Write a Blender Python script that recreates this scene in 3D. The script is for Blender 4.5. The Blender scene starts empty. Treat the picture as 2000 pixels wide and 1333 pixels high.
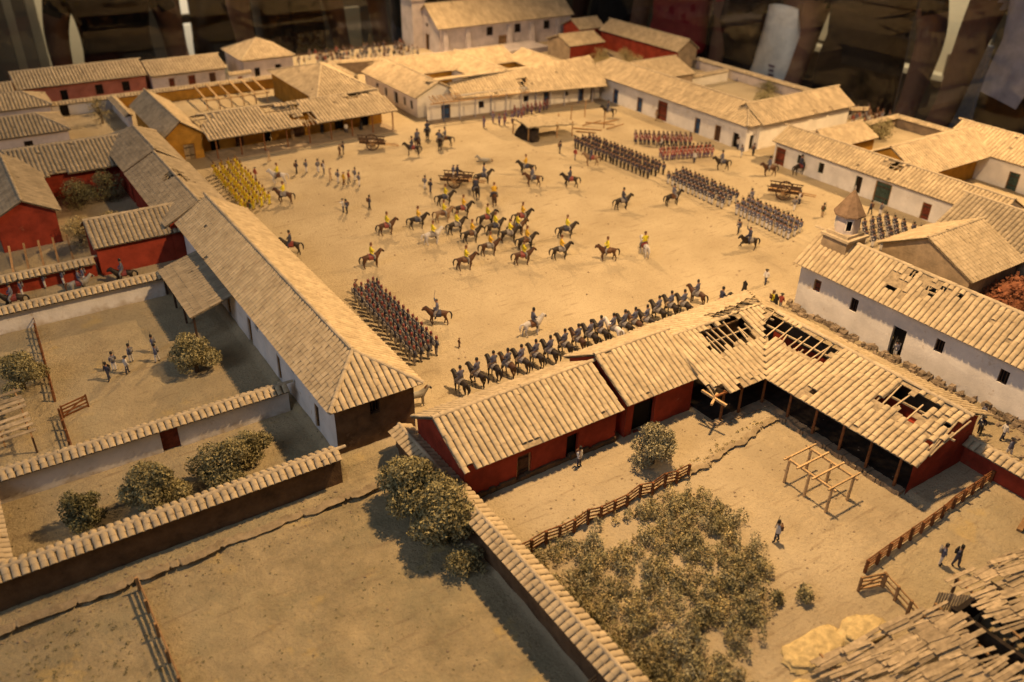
import bpy, math, random
import numpy as np
from mathutils import Vector, Matrix, noise as mnoise
random.seed(7); RNG = np.random.default_rng(7)
sc = bpy.context.scene
COL = sc.collection
R = math.radians
# ------------------------------------------------------------------ camera
CAM = Vector((0.0, 0.0, 40.0))
yaw, pitch, roll = R(56.0747), R(30.7737), R(1.037)
fwd = Vector((math.cos(yaw)*math.cos(pitch), math.sin(yaw)*math.cos(pitch), -math.sin(pitch)))
rt = fwd.cross(Vector((0, 0, 1))).normalized(); up = rt.cross(fwd)
r2 = math.cos(roll)*rt + math.sin(roll)*up; u2 = -math.sin(roll)*rt + math.cos(roll)*up
cd = bpy.data.cameras.new('camera'); cam = bpy.data.objects.new('camera', cd); COL.objects.link(cam)
cam.matrix_world = Matrix(((r2.x, u2.x, -fwd.x, CAM.x), (r2.y, u2.y, -fwd.y, CAM.y), (r2.z, u2.z, -fwd.z, CAM.z), (0, 0, 0, 1)))
cd.sensor_width = 36.0; cd.lens = 36*1681.31/2000; cd.clip_start = 0.5; cd.clip_end = 1500
cd.dof.use_dof = True; cd.dof.focus_distance = 68; cd.dof.aperture_fstop = 0.085
sc.camera = cam
# ------------------------------------------------------------------ light: dim museum hall and spot lamps above the case
w = bpy.data.worlds.new('World'); sc.world = w; w.use_nodes = True
bg = w.node_tree.nodes['Background']; bg.inputs[0].default_value = (0.80, 0.86, 1.0, 1); bg.inputs[1].default_value = 0.075
def spot(name, loc, target, power, size, blend=0.6, radius=1.3, color=(1.0, 0.635, 0.295)):
    l = bpy.data.lights.new(name, 'SPOT'); l.energy = power; l.spot_size = R(size); l.spot_blend = blend
    l.shadow_soft_size = radius; l.color = color
    o = bpy.data.objects.new(name, l); COL.objects.link(o); o.location = loc
    o.rotation_euler = (Vector(target)-Vector(loc)).to_track_quat('-Z', 'Y').to_euler()
spot('track_lamp', (43, 41, 50), (40, 42, 0), 178000, 150, 0.6)
spot('track_lamp', (76, 148, 54), (60, 125, 0), 300000, 150, 0.9)
spot('track_lamp', (120, 52, 50), (104, 66, 0), 205000, 128, 0.8)
def area(name, loc, target, power, size, color):
    l = bpy.data.lights.new(name, 'AREA'); l.energy = power; l.size = size; l.color = color; l.shape = 'DISK'
    o = bpy.data.objects.new(name, l); COL.objects.link(o); o.location = loc
    o.rotation_euler = (Vector(target)-Vector(loc)).to_track_quat('-Z', 'Y').to_euler()
area('hall_fill', (-150, 0, 125), (30, 60, 0), 95000, 110, (0.78, 0.86, 1.0))      # added soft lamp standing in for the hall's cool ambient from the left
area('hall_light', (50, 212, 45), (50, 238, -6), 60000, 12, (1.0, 0.86, 0.62))             # lamps over the wall panels beyond the case
area('hall_light', (200, 142, 42), (225, 142, -8), 60000, 12, (1.0, 0.86, 0.62))
spot('hall_light', (136, 112, 46), (150, 112, -2), 26000, 95, 0.9, 2.0, (1.0, 0.86, 0.68))  # added unseen spot imitating spill light on the bag and visitors
sc.view_settings.view_transform = 'Standard'; sc.view_settings.look = 'None'
sc.view_settings.exposure = 0.1; sc.view_settings.gamma = 1.0
sc.cycles.max_bounces = 6; sc.cycles.diffuse_bounces = 3; sc.cycles.transparent_max_bounces = 8

# ------------------------------------------------------------------ materials
MAT = {}
def mat(name, col, rough=0.9, var=0.25, scale=1.5, bump=0.15, bscale=9.0, island=0.0, col2=None, spec=0.15, stain=None, bdist=0.1, splash=None):
    """matte procedural surface: two tones of noise, per-piece variation and a fine relief"""
    if name in MAT: return MAT[name]
    m = bpy.data.materials.new(name); m.use_nodes = True; nt = m.node_tree; N = nt.nodes; L = nt.links
    b = N['Principled BSDF']; b.inputs['Roughness'].default_value = rough; b.inputs['Specular IOR Level'].default_value = spec
    geo = N.new('ShaderNodeNewGeometry')
    n1 = N.new('ShaderNodeTexNoise'); n1.inputs['Scale'].default_value = scale; n1.inputs['Detail'].default_value = 6; n1.inputs['Roughness'].default_value = 0.62
    L.new(geo.outputs['Position'], n1.inputs['Vector'])
    rmp = N.new('ShaderNodeValToRGB'); c2 = col2 or tuple(c*(1-var) for c in col); c1 = tuple(min(1, c*(1+var*0.6)) for c in col)
    rmp.color_ramp.elements[0].color = (*c2, 1); rmp.color_ramp.elements[1].color = (*c1, 1)
    rmp.color_ramp.elements[0].position = 0.33; rmp.color_ramp.elements[1].position = 0.68
    L.new(n1.outputs['Fac'], rmp.inputs[0]); out = rmp.outputs[0]
    if stain:
        n3 = N.new('ShaderNodeTexNoise'); n3.inputs['Scale'].default_value = stain[1]; n3.inputs['Detail'].default_value = 8; n3.inputs['Roughness'].default_value = 0.7
        L.new(geo.outputs['Position'], n3.inputs['Vector'])
        r3 = N.new('ShaderNodeValToRGB'); r3.color_ramp.elements[0].position = stain[2]; r3.color_ramp.elements[1].position = stain[2]+0.12
        r3.color_ramp.elements[0].color = (0, 0, 0, 1); r3.color_ramp.elements[1].color = (1, 1, 1, 1)
        L.new(n3.outputs['Fac'], r3.inputs[0])
        mx = N.new('ShaderNodeMix'); mx.data_type = 'RGBA'; mx.inputs[7].default_value = (*stain[0], 1)
        L.new(r3.outputs[0], mx.inputs[0]); L.new(out, mx.inputs[6]); out = mx.outputs[2]
    if splash:                                       # mud splashed up the foot of a wall
        sx = N.new('ShaderNodeSeparateXYZ'); L.new(geo.outputs['Position'], sx.inputs[0])
        n4 = N.new('ShaderNodeTexNoise'); n4.inputs['Scale'].default_value = 1.3; n4.inputs['Detail'].default_value = 7; L.new(geo.outputs['Position'], n4.inputs['Vector'])
        ma = N.new('ShaderNodeMath'); ma.operation = 'MULTIPLY_ADD'; ma.inputs[1].default_value = 2.6; L.new(n4.outputs['Fac'], ma.inputs[0]); L.new(sx.outputs['Z'], ma.inputs[2])
        mr = N.new('ShaderNodeMapRange'); mr.inputs[1].default_value = 1.3; mr.inputs[2].default_value = 0.35; mr.inputs[3].default_value = 0; mr.inputs[4].default_value = 0.8; L.new(ma.outputs[0], mr.inputs[0])
        mx = N.new('ShaderNodeMix'); mx.data_type = 'RGBA'; mx.inputs[7].default_value = (*splash, 1); L.new(mr.outputs[0], mx.inputs[0]); L.new(out, mx.inputs[6]); out = mx.outputs[2]
    if island:
        oi = N.new('ShaderNodeObjectInfo'); ad = N.new('ShaderNodeMath'); ad.operation = 'ADD'
        L.new(geo.outputs['Random Per Island'], ad.inputs[0]); L.new(oi.outputs['Random'], ad.inputs[1])
        fr = N.new('ShaderNodeMath'); fr.operation = 'FRACT'; L.new(ad.outputs[0], fr.inputs[0])
        mr = N.new('ShaderNodeMapRange'); mr.inputs[3].default_value = 1-island; mr.inputs[4].default_value = 1+island*0.6
        L.new(fr.outputs[0], mr.inputs[0])
        hs = N.new('ShaderNodeHueSaturation'); L.new(mr.outputs[0], hs.inputs['Value']); L.new(out, hs.inputs['Color']); out = hs.outputs[0]
    L.new(out, b.inputs['Base Color'])
    if bump:
        n2 = N.new('ShaderNodeTexNoise'); n2.inputs['Scale'].default_value = bscale; n2.inputs['Detail'].default_value = 5; n2.inputs['Roughness'].default_value = 0.65
        L.new(geo.outputs['Position'], n2.inputs['Vector'])
        bp = N.new('ShaderNodeBump'); bp.inputs['Strength'].default_value = bump; bp.inputs['Distance'].default_value = bdist
        L.new(n2.outputs['Fac'], bp.inputs['Height']); L.new(bp.outputs[0], b.inputs['Normal'])
    MAT[name] = m; return m
TAN = (0.475, 0.385, 0.255)
mat('tile', TAN, island=0.11, var=0.2, scale=0.9, col2=(0.385, 0.305, 0.195), bump=0.2, bscale=12, stain=((0.33, 0.245, 0.155), 1.2, 0.58))
mat('tile_far', (0.49, 0.39, 0.255), island=0.16, var=0.2, scale=0.5, bump=0.2, bscale=8)
mat('tile_grey', (0.36, 0.295, 0.205), island=0.14, var=0.25, scale=0.8, bump=0.3, bscale=14, stain=((0.20, 0.14, 0.10), 2.0, 0.6))
mat('deck', (0.33, 0.26, 0.17), var=0.4, scale=3)
mat('mortar', (0.44, 0.36, 0.25), var=0.25, scale=1.4, bump=0.5, bscale=7)
mat('white', splash=(0.34, 0.26, 0.17), col=(0.66, 0.63, 0.60), var=0.16, scale=0.5, bump=0.35, bscale=5, stain=((0.42, 0.34, 0.26), 0.9, 0.60))
mat('white_bright', splash=(0.34, 0.26, 0.17), col=(0.74, 0.69, 0.60), var=0.12, scale=0.6, bump=0.3, bscale=5, stain=((0.52, 0.42, 0.3), 0.9, 0.63))
mat('pinkwhite', splash=(0.34, 0.26, 0.17), col=(0.52, 0.46, 0.44), var=0.2, scale=0.5, bump=0.3, bscale=5, stain=((0.32, 0.26, 0.22), 0.9, 0.6))
mat('red', splash=(0.15, 0.095, 0.055), col=(0.27, 0.042, 0.022), var=0.35, scale=0.6, bump=0.3, bscale=6, stain=((0.30, 0.13, 0.08), 0.7, 0.66))
mat('pink', splash=(0.15, 0.095, 0.055), col=(0.36, 0.13, 0.09), var=0.25, scale=0.6, bump=0.3)
mat('ochre', splash=(0.15, 0.095, 0.055), col=(0.40, 0.21, 0.035), var=0.3, scale=0.7, bump=0.3, stain=((0.22, 0.12, 0.04), 0.8, 0.6))
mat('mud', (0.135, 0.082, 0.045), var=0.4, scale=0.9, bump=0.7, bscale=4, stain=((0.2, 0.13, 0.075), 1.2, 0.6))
mat('adobe', (0.30, 0.23, 0.155), var=0.3, scale=0.9, bump=0.6, bscale=4)
mat('stone', (0.27, 0.21, 0.15), var=0.45, scale=1.8, bump=0.9, bscale=3.5, island=0.3)
mat('wood', (0.36, 0.215, 0.10), var=0.35, scale=3, bump=0.3, bscale=20, island=0.25)
mat('wood_pale', (0.52, 0.36, 0.19), var=0.25, scale=3, bump=0.3, bscale=20, island=0.15)
mat('wood_red', (0.20, 0.085, 0.035), var=0.35, scale=3, bump=0.3, bscale=20, island=0.2)
mat('wood_dark', (0.075, 0.045, 0.03), var=0.4, scale=3, bump=0.3, bscale=20, island=0.2)
mat('plank_tan', (0.46, 0.36, 0.23), var=0.3, scale=3, bump=0.3, bscale=20, island=0.25)
mat('plank_grey', (0.42, 0.33, 0.215), var=0.35, scale=2.5, bump=0.4, bscale=18, island=0.35)
mat('door_brown', (0.095, 0.05, 0.03), var=0.4, scale=4, island=0.2)
mat('door_red', (0.17, 0.045, 0.025), var=0.4, scale=4, island=0.2)
mat('door_blue', (0.045, 0.085, 0.17), var=0.4, scale=4, island=0.2)
mat('door_green', (0.05, 0.075, 0.06), var=0.4, scale=4, island=0.2)
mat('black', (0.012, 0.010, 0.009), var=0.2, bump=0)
mat('spire_brown', (0.20, 0.135, 0.09), var=0.3, scale=2, bump=0.4)
mat('terracotta', (0.26, 0.10, 0.05), var=0.4, scale=2.5, bump=0.8, bscale=5, island=0.4)
mat('earth', (0.30, 0.235, 0.15), var=0.3, scale=1.5, bump=0.7, bscale=5, col2=(0.20, 0.155, 0.095))
mat('char_shade', (0.03, 0.022, 0.017), var=0.5, bump=0.4)  # char of the burnt window; elsewhere a near-black that paints shade
mat('thatch', (0.42, 0.34, 0.225), var=0.3, scale=2.5, bump=0.8, bscale=14)
mat('straw', (0.58, 0.45, 0.225), var=0.3, scale=2.5, bump=0.8, bscale=14)
mat('leaf_olive', (0.33, 0.285, 0.145), rough=0.75, island=0.5, var=0.35, scale=0.8, bump=0, col2=(0.19, 0.17, 0.085))
mat('leaf_grey', (0.37, 0.33, 0.20), rough=0.75, island=0.5, var=0.35, scale=0.8, bump=0, col2=(0.23, 0.205, 0.125))
mat('leaf_gold', (0.45, 0.36, 0.17), rough=0.75, island=0.45, var=0.3, scale=0.8, bump=0)
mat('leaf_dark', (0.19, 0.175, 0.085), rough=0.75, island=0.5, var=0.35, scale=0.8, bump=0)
mat('bark', (0.10, 0.07, 0.045), var=0.4, scale=4, bump=0.6, bscale=12)
mat('iron', (0.05, 0.045, 0.045), rough=0.6, var=0.3)
mat('cloth_grey', (0.33, 0.31, 0.32), var=0.25, scale=1.5, bump=0.4)
# figure paint
for n_, c_ in dict(skin=(0.36, 0.20, 0.13), p_black=(0.022, 0.019, 0.018), p_navy=(0.04, 0.044, 0.075), p_blue=(0.11, 0.115, 0.17),
        p_white=(0.62, 0.59, 0.56), p_grey=(0.22, 0.20, 0.19), p_yellow=(0.60, 0.50, 0.025), p_orange=(0.60, 0.36, 0.03), p_red=(0.27, 0.05, 0.035),
        p_brown=(0.12, 0.055, 0.028), p_tan=(0.40, 0.29, 0.18), p_green=(0.06, 0.085, 0.045), p_purple=(0.13, 0.09, 0.17), p_maroon=(0.22, 0.05, 0.045),
        h_black=(0.026, 0.017, 0.012), h_bay=(0.075, 0.032, 0.015), h_tan=(0.22, 0.14, 0.08), h_white=(0.55, 0.52, 0.5), h_grey=(0.30, 0.28, 0.24)).items():
    mat(n_, c_, rough=0.55, var=0.25, scale=5, bump=0, island=0.18, spec=0.3)

# ------------------------------------------------------------------ mesh helpers
class MB:
    def __init__(s): s.v = []; s.f = []; s.m = []
    def face(s, pts, m=0):
        i = len(s.v); s.v += [tuple(p) for p in pts]; s.f.append(tuple(range(i, i+len(pts)))); s.m.append(m)
    def hexa(s, P, m=0):
        i = len(s.v); s.v += [tuple(p) for p in P]
        for q in ((0,3,2,1),(4,5,6,7),(0,1,5,4),(1,2,6,5),(2,3,7,6),(3,0,4,7)):
            s.f.append(tuple(i+k for k in q)); s.m.append(m)
    def box(s, x0, x1, y0, y1, z0, z1, m=0):
        s.hexa([(x0,y0,z0),(x1,y0,z0),(x1,y1,z0),(x0,y1,z0),(x0,y0,z1),(x1,y0,z1),(x1,y1,z1),(x0,y1,z1)], m)
    def beam(s, p, q, w, h, m=0, upv=(0,0,1)):
        p = Vector(p); q = Vector(q); d = (q-p).normalized(); u = Vector(upv)
        if abs(d.dot(u)) > 0.98: u = Vector((1,0,0))
        a = d.cross(u).normalized()*w/2; b = a.cross(d).normalized()*h/2
        s.hexa([p-a-b, p+a-b, q+a-b, q-a-b, p-a+b, p+a+b, q+a+b, q-a+b], m)
    def tube(s, pts, rad, n=6, m=0, cap=True):
        rings = []
        for k, p in enumerate(pts):
            p = Vector(p); a = Vector(pts[max(0,k-1)]); b = Vector(pts[min(len(pts)-1,k+1)]); d = (b-a).normalized()
            u = Vector((0,0,1)) if abs(d.z) < 0.95 else Vector((1,0,0))
            e1 = d.cross(u).normalized(); e2 = e1.cross(d); i = len(s.v)
            for j in range(n):
                t = 2*math.pi*j/n; s.v.append(tuple(p+rad[k]*(math.cos(t)*e1+math.sin(t)*e2)))
            rings.append(i)
        for k in range(len(rings)-1):
            for j in range(n):
                s.f.append((rings[k]+j, rings[k]+(j+1)%n, rings[k+1]+(j+1)%n, rings[k+1]+j)); s.m.append(m)
        if cap:
            s.f.append(tuple(rings[0]+j for j in range(n))); s.m.append(m)
            s.f.append(tuple(rings[-1]+j for j in reversed(range(n)))); s.m.append(m)
    def mesh(s, name, mats, smooth=False):
        me = bpy.data.meshes.new(name); me.from_pydata(s.v, [], s.f); me.update()
        for x in ([mats] if isinstance(mats, str) else mats): me.materials.append(MAT[x])
        if len(me.materials) > 1: me.polygons.foreach_set('material_index', s.m)
        if smooth: me.polygons.foreach_set('use_smooth', [True]*len(s.f))
        return me
    def build(s, name, mats, parent=None, off=None, smooth=False):
        return put(name, s.mesh(name, mats, smooth), parent, off)
def put(name, me, parent=None, off=None):
    o = bpy.data.objects.new(name, me); COL.objects.link(o)
    if parent is not None: o.parent = parent
    if off is not None: o.location = off
    return o
def part(name, mb, mats, t, smooth=False):          # part of a thing, geometry given in world coordinates
    return mb.build(name, mats, t, -Vector(t.location), smooth)
def sub(name, mb, mats, p, smooth=False):            # sub-part of a part whose origin is the world origin
    return mb.build(name, mats, p, None, smooth)
def tag(o, label=None, cat=None, group=None, kind=None):
    if label: o['label'] = label
    if cat: o['category'] = cat
    if group: o['group'] = group
    if kind: o['kind'] = kind
    return o
def thing(name, label, cat, loc=(0,0,0), group=None, rz=0):
    o = bpy.data.objects.new(name, None); COL.objects.link(o); o.location = loc; o.rotation_euler = (0,0,rz); o.empty_display_size = 0.3
    o['kind'] = 'thing'
    return tag(o, label, cat, group)
def np_mesh(name, V, F, matname, smooth=False):
    me = bpy.data.meshes.new(name); V = np.asarray(V, np.float32); F = np.asarray(F, np.int32); k = F.shape[1]
    me.vertices.add(len(V)); me.vertices.foreach_set('co', V.ravel())
    me.loops.add(F.size); me.loops.foreach_set('vertex_index', F.ravel())
    me.polygons.add(len(F)); me.polygons.foreach_set('loop_start', np.arange(0, F.size, k, dtype=np.int32))
    me.update(calc_edges=True); me.materials.append(MAT[matname])
    me.polygons.foreach_set('use_smooth', [bool(smooth)]*len(F))
    return me
def vnoise(x, y, seed=0):
    """value noise on numpy arrays"""
    xi = np.floor(x).astype(np.int64); yi = np.floor(y).astype(np.int64); fx = x-xi; fy = y-yi
    fx = fx*fx*(3-2*fx); fy = fy*fy*(3-2*fy)
    def h(a, b):
        n = (a*374761393+b*668265263+seed*1442695041) & 0x7fffffff
        n = ((n ^ (n >> 13))*1274126177) & 0x7fffffff
        return ((n ^ (n >> 16)) & 0xffff)/65535.0
    return (h(xi,yi)*(1-fx)+h(xi+1,yi)*fx)*(1-fy)+(h(xi,yi+1)*(1-fx)+h(xi+1,yi+1)*fx)*fy
def fbm(x, y, o=4, seed=0):
    r = 0; a = 0.5
    for k in range(o): r = r+a*vnoise(x*2**k, y*2**k, seed+k); a *= 0.5
    return r-0.47

# ------------------------------------------------------------------ ground
def sstep(a, b, x): t = np.clip((x-a)/(b-a), 0, 1); return t*t*(3-2*t)
def path_edge(x): return 44.9+fbm(x*0.5, x*0+3.3, 3, 5)*0.7+fbm(x*2.5, x*0+1.3, 3, 15)*0.3
def yard_edge(x): return 33.0+np.clip(x-37.6, 0, 12)*0.13+fbm(x*0.7, x*0+8.1, 3, 6)*1.0+fbm(x*3, x*0+2.1, 3, 16)*0.3
def gh(x, y):
    x = np.asarray(x, float); y = np.asarray(y, float)
    n = fbm(x*0.6, y*0.6, 4, 3)*0.10 + fbm(x*2.2, y*2.2, 3, 9)*0.08
    plaza = sstep(24, 27, x)*sstep(47, 50, y)
    h = n*(1-0.6*plaza)
    h = h-0.5*(1-sstep(16.9, 17.3, x))*(1-sstep(86, 89, y))
    h = h-0.9*(1-sstep(21.6, 22.0, x))*(1-sstep(46.9, 47.1, y))+0.5*(1-sstep(16.9, 17.3, x))*(1-sstep(46.9, 47.1, y))
    stp = (1-sstep(-0.12, 0.12, y-path_edge(x)-0.34))*(1-sstep(21.4, 21.7, x))
    h = h-stp*(0.26+0.3*sstep(0.35, 0.6, vnoise(x*0.45, x*0+5.0, 51))*np.exp(-((path_edge(x)+0.3-y)/0.6)**2))
    h = h-0.30*(1-sstep(-0.12, 0.12, y-yard_edge(x)-0.22))*sstep(21.7, 22.0, x)*(1-sstep(49.6, 50.2, x))
    h = h+0.10*sstep(57, 62, x)*(1-sstep(46, 50, y))
    return h
def adj(x, y):
    """foot positions were measured for a flat ground: carry them on to the lower yards along the same line"""
    if x < 17 and 46.9 < y < 88: return x*1.0125, y*1.0125
    if x < 21.7 and y < 46.9: return x*1.026, y*1.026
    return x, y
def gz(x, y): return float(gh(np.array([x]), np.array([y]))[0])
def ground():
    xs = np.concatenate([np.arange(-40, -8, 1.6), np.arange(-8, 60, 0.24), np.arange(60, 129, 0.75), [128.6]])
    ys = np.concatenate([np.arange(2, 48, 0.24), np.arange(48, 100, 0.5), np.arange(100, 172, 0.9), [172]])
    X, Y = np.meshgrid(xs, ys); Z = gh(X, Y)
    nx, ny = len(xs), len(ys)
    V = np.stack([X.ravel(), Y.ravel(), Z.ravel()], 1)
    i = np.arange(nx-1)[None, :]+np.arange(ny-1)[:, None]*nx; i = i.ravel()
    F = np.stack([i, i+1, i+nx+1, i+nx], 1)
    m = bpy.data.materials.new('sandy_ground'); m.use_nodes = True; nt = m.node_tree; N = nt.nodes; L = nt.links; b = N['Principled BSDF']
    b.inputs['Roughness'].default_value = 0.95; b.inputs['Specular IOR Level'].default_value = 0.05
    geo = N.new('ShaderNodeNewGeometry'); at = N.new('ShaderNodeAttribute'); at.attribute_name = 'soil'
    def nz(sc_, det=6, ro=0.6):
        n = N.new('ShaderNodeTexNoise'); n.inputs['Scale'].default_value = sc_; n.inputs['Detail'].default_value = det; n.inputs['Roughness'].default_value = ro
        L.new(geo.outputs['Position'], n.inputs['Vector']); return n
    def ramp(src, p0, c0, p1, c1):
        r = N.new('ShaderNodeValToRGB'); r.color_ramp.elements[0].position = p0; r.color_ramp.elements[1].position = p1
        r.color_ramp.elements[0].color = (*c0, 1); r.color_ramp.elements[1].color = (*c1, 1); L.new(src, r.inputs[0]); return r.outputs[0]
    def mix(f, a, c):
        x = N.new('ShaderNodeMix'); x.data_type = 'RGBA'
        if isinstance(f, float): x.inputs[0].default_value = f
        else: L.new(f, x.inputs[0])
        for k, s_ in ((6, a), (7, c)):
            if isinstance(s_, tuple): x.inputs[k].default_value = (*s_, 1)
            else: L.new(s_, x.inputs[k])
        return x.outputs[2]
    sand = ramp(nz(0.12, 7).outputs['Fac'], 0.35, (0.385, 0.31, 0.20), 0.66, (0.485, 0.40, 0.268))
    olive = ramp(nz(0.5, 8, 0.7).outputs['Fac'], 0.36, (0.26, 0.215, 0.128), 0.64, (0.43, 0.345, 0.205))
    olive = mix(ramp(nz(0.22, 6, 0.65).outputs['Fac'], 0.48, (0, 0, 0), 0.66, (0.5, 0.5, 0.5)), olive, (0.28, 0.26, 0.165))
    c = mix(at.outputs['Fac'], sand, olive)
    spk = ramp(nz(3.4, 8, 0.8).outputs['Fac'], 0.55, (0, 0, 0), 0.68, (1, 1, 1))
    f1 = N.new('ShaderNodeMath'); f1.operation = 'MULTIPLY'; f1.inputs[1].default_value = 0.8; L.new(spk, f1.inputs[0])
    c = mix(f1.outputs[0], c, (0.21, 0.15, 0.09))
    scr = nz(1.0, 4, 0.5); mp = N.new('ShaderNodeMapping'); mp.inputs['Scale'].default_value = (0.35, 2.2, 1); mp.inputs['Rotation'].default_value = (0, 0, 0.5)
    L.new(geo.outputs['Position'], mp.inputs['Vector']); L.new(mp.outputs[0], scr.inputs['Vector'])
    sf = ramp(scr.outputs['Fac'], 0.60, (0, 0, 0), 0.72, (0.62, 0.62, 0.62)); c = mix(sf, c, (0.25, 0.19, 0.12))
    hoof = ramp(nz(7.0, 3, 0.5).outputs['Fac'], 0.66, (0, 0, 0), 0.72, (0.55, 0.55, 0.55)); c = mix(hoof, c, (0.24, 0.175, 0.11))
    blot = ramp(nz(0.35, 5, 0.65).outputs['Fac'], 0.58, (0, 0, 0), 0.75, (0.45, 0.45, 0.45)); c = mix(blot, c, (0.29, 0.225, 0.145))
    yel = ramp(nz(0.33, 5, 0.6).outputs['Fac'], 0.60, (0, 0, 0), 0.70, (1, 1, 1))
    f2 = N.new('ShaderNodeMath'); f2.operation = 'MULTIPLY'; L.new(yel, f2.inputs[0]); L.new(at.outputs['Fac'], f2.inputs[1])
    c = mix(f2.outputs[0], c, (0.50, 0.37, 0.16))
    L.new(c, b.inputs['Base Color'])
    bp = N.new('ShaderNodeBump'); bp.inputs['Strength'].default_value = 1.0; bp.inputs['Distance'].default_value = 0.2
    L.new(nz(3.5, 8, 0.7).outputs['Fac'], bp.inputs['Height']); L.new(bp.outputs[0], b.inputs['Normal'])
    MAT['ground'] = m
    me = np_mesh('ground', V, F, 'ground', True)
    a = me.attributes.new('soil', 'FLOAT', 'POINT'); x, y = V[:, 0], V[:, 1]
    s = (1-sstep(20, 22, x))*(1-sstep(44, 58, y))*0.9 + (1-sstep(16, 19, x))*sstep(44, 58, y)*0.55*(1-sstep(90, 130, y))
    s = np.clip(s+0.35*sstep(56, 60, x)*(1-sstep(44, 48, y))+0.5*sstep(38, 42, x)*(1-sstep(19, 22, y))*(1-sstep(55,57,x)), 0, 1)
    s = s*(0.75+0.5*(fbm(x*0.25, y*0.25, 3, 20)+0.5))
    a.data.foreach_set('value', np.clip(s, 0, 1).astype(np.float32))
    o = put('ground', me); o['kind'] = 'structure'
    # eroded earth lips overhanging the sunken field and the yard
    for (xa, xb, fn, back, n_) in ((-14, 21.3, path_edge, 0.9, 'field_bank'), (37.2, 49.2, yard_edge, 0.7, 'yard_bank')):
        xs = np.arange(xa, xb, 0.12); ye = fn(xs); mb = MB(); pr = None
        for x, y in zip(xs, ye):
            if random.random() < 0.03: y += 0.22
            z_ = gz(x, y+back); q = [(x, y+back, z_-.02), (x, y+back*.55, gz(x, y+back*.75)+.012), (x, y, z_-.05), (x, y+.03, z_-.13), (x, y+back*.6, z_-.13)]
            if pr:
                for k in range(4): mb.face([pr[k], q[k], q[k+1], pr[k+1]])
            pr = q
        o = mb.build(n_, 'earth', smooth=True); o['kind'] = 'structure'
ground()
# ------------------------------------------------------------------ roof tiles
def tile_shape(seg, rim):
    V = []; F = []
    L0, L1 = -0.07, 0.56
    for (y, wd, ht, dz) in ((L0, 0.222, 0.118, 0.020), (L1, 0.208, 0.112, 0.0)):
        for k in range(seg+1):
            t = math.pi*k/seg; V.append((wd*math.cos(t), y, dz+ht*math.sin(t)))
    n = seg+1
    for k in range(seg): F.append((k, k+1, n+k+1, n+k))
    if rim:                                          # lip with vertices of its own so that the barrel shades smoothly
        i = len(V)
        for (y, wd, ht) in ((L0, 0.222, 0.118), (L0+0.01, 0.184, 0.088)):
            for k in range(n):
                t = math.pi*k/seg; V.append((wd*math.cos(t), y, 0.020+ht*math.sin(t)))
        for k in range(seg): F.append((i+k, i+n+k, i+n+k+1, i+k+1))
    return np.array(V, float), np.array(F)
TV, TF = tile_shape(8, True); TVL, TFL = tile_shape(4, False)
TILE = np_mesh('tile', TV, TF, 'tile', True)
TILE_G = np_mesh('tile', TV, TF, 'tile_grey', True)
def nv(a): return np.array(a, float)
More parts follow.
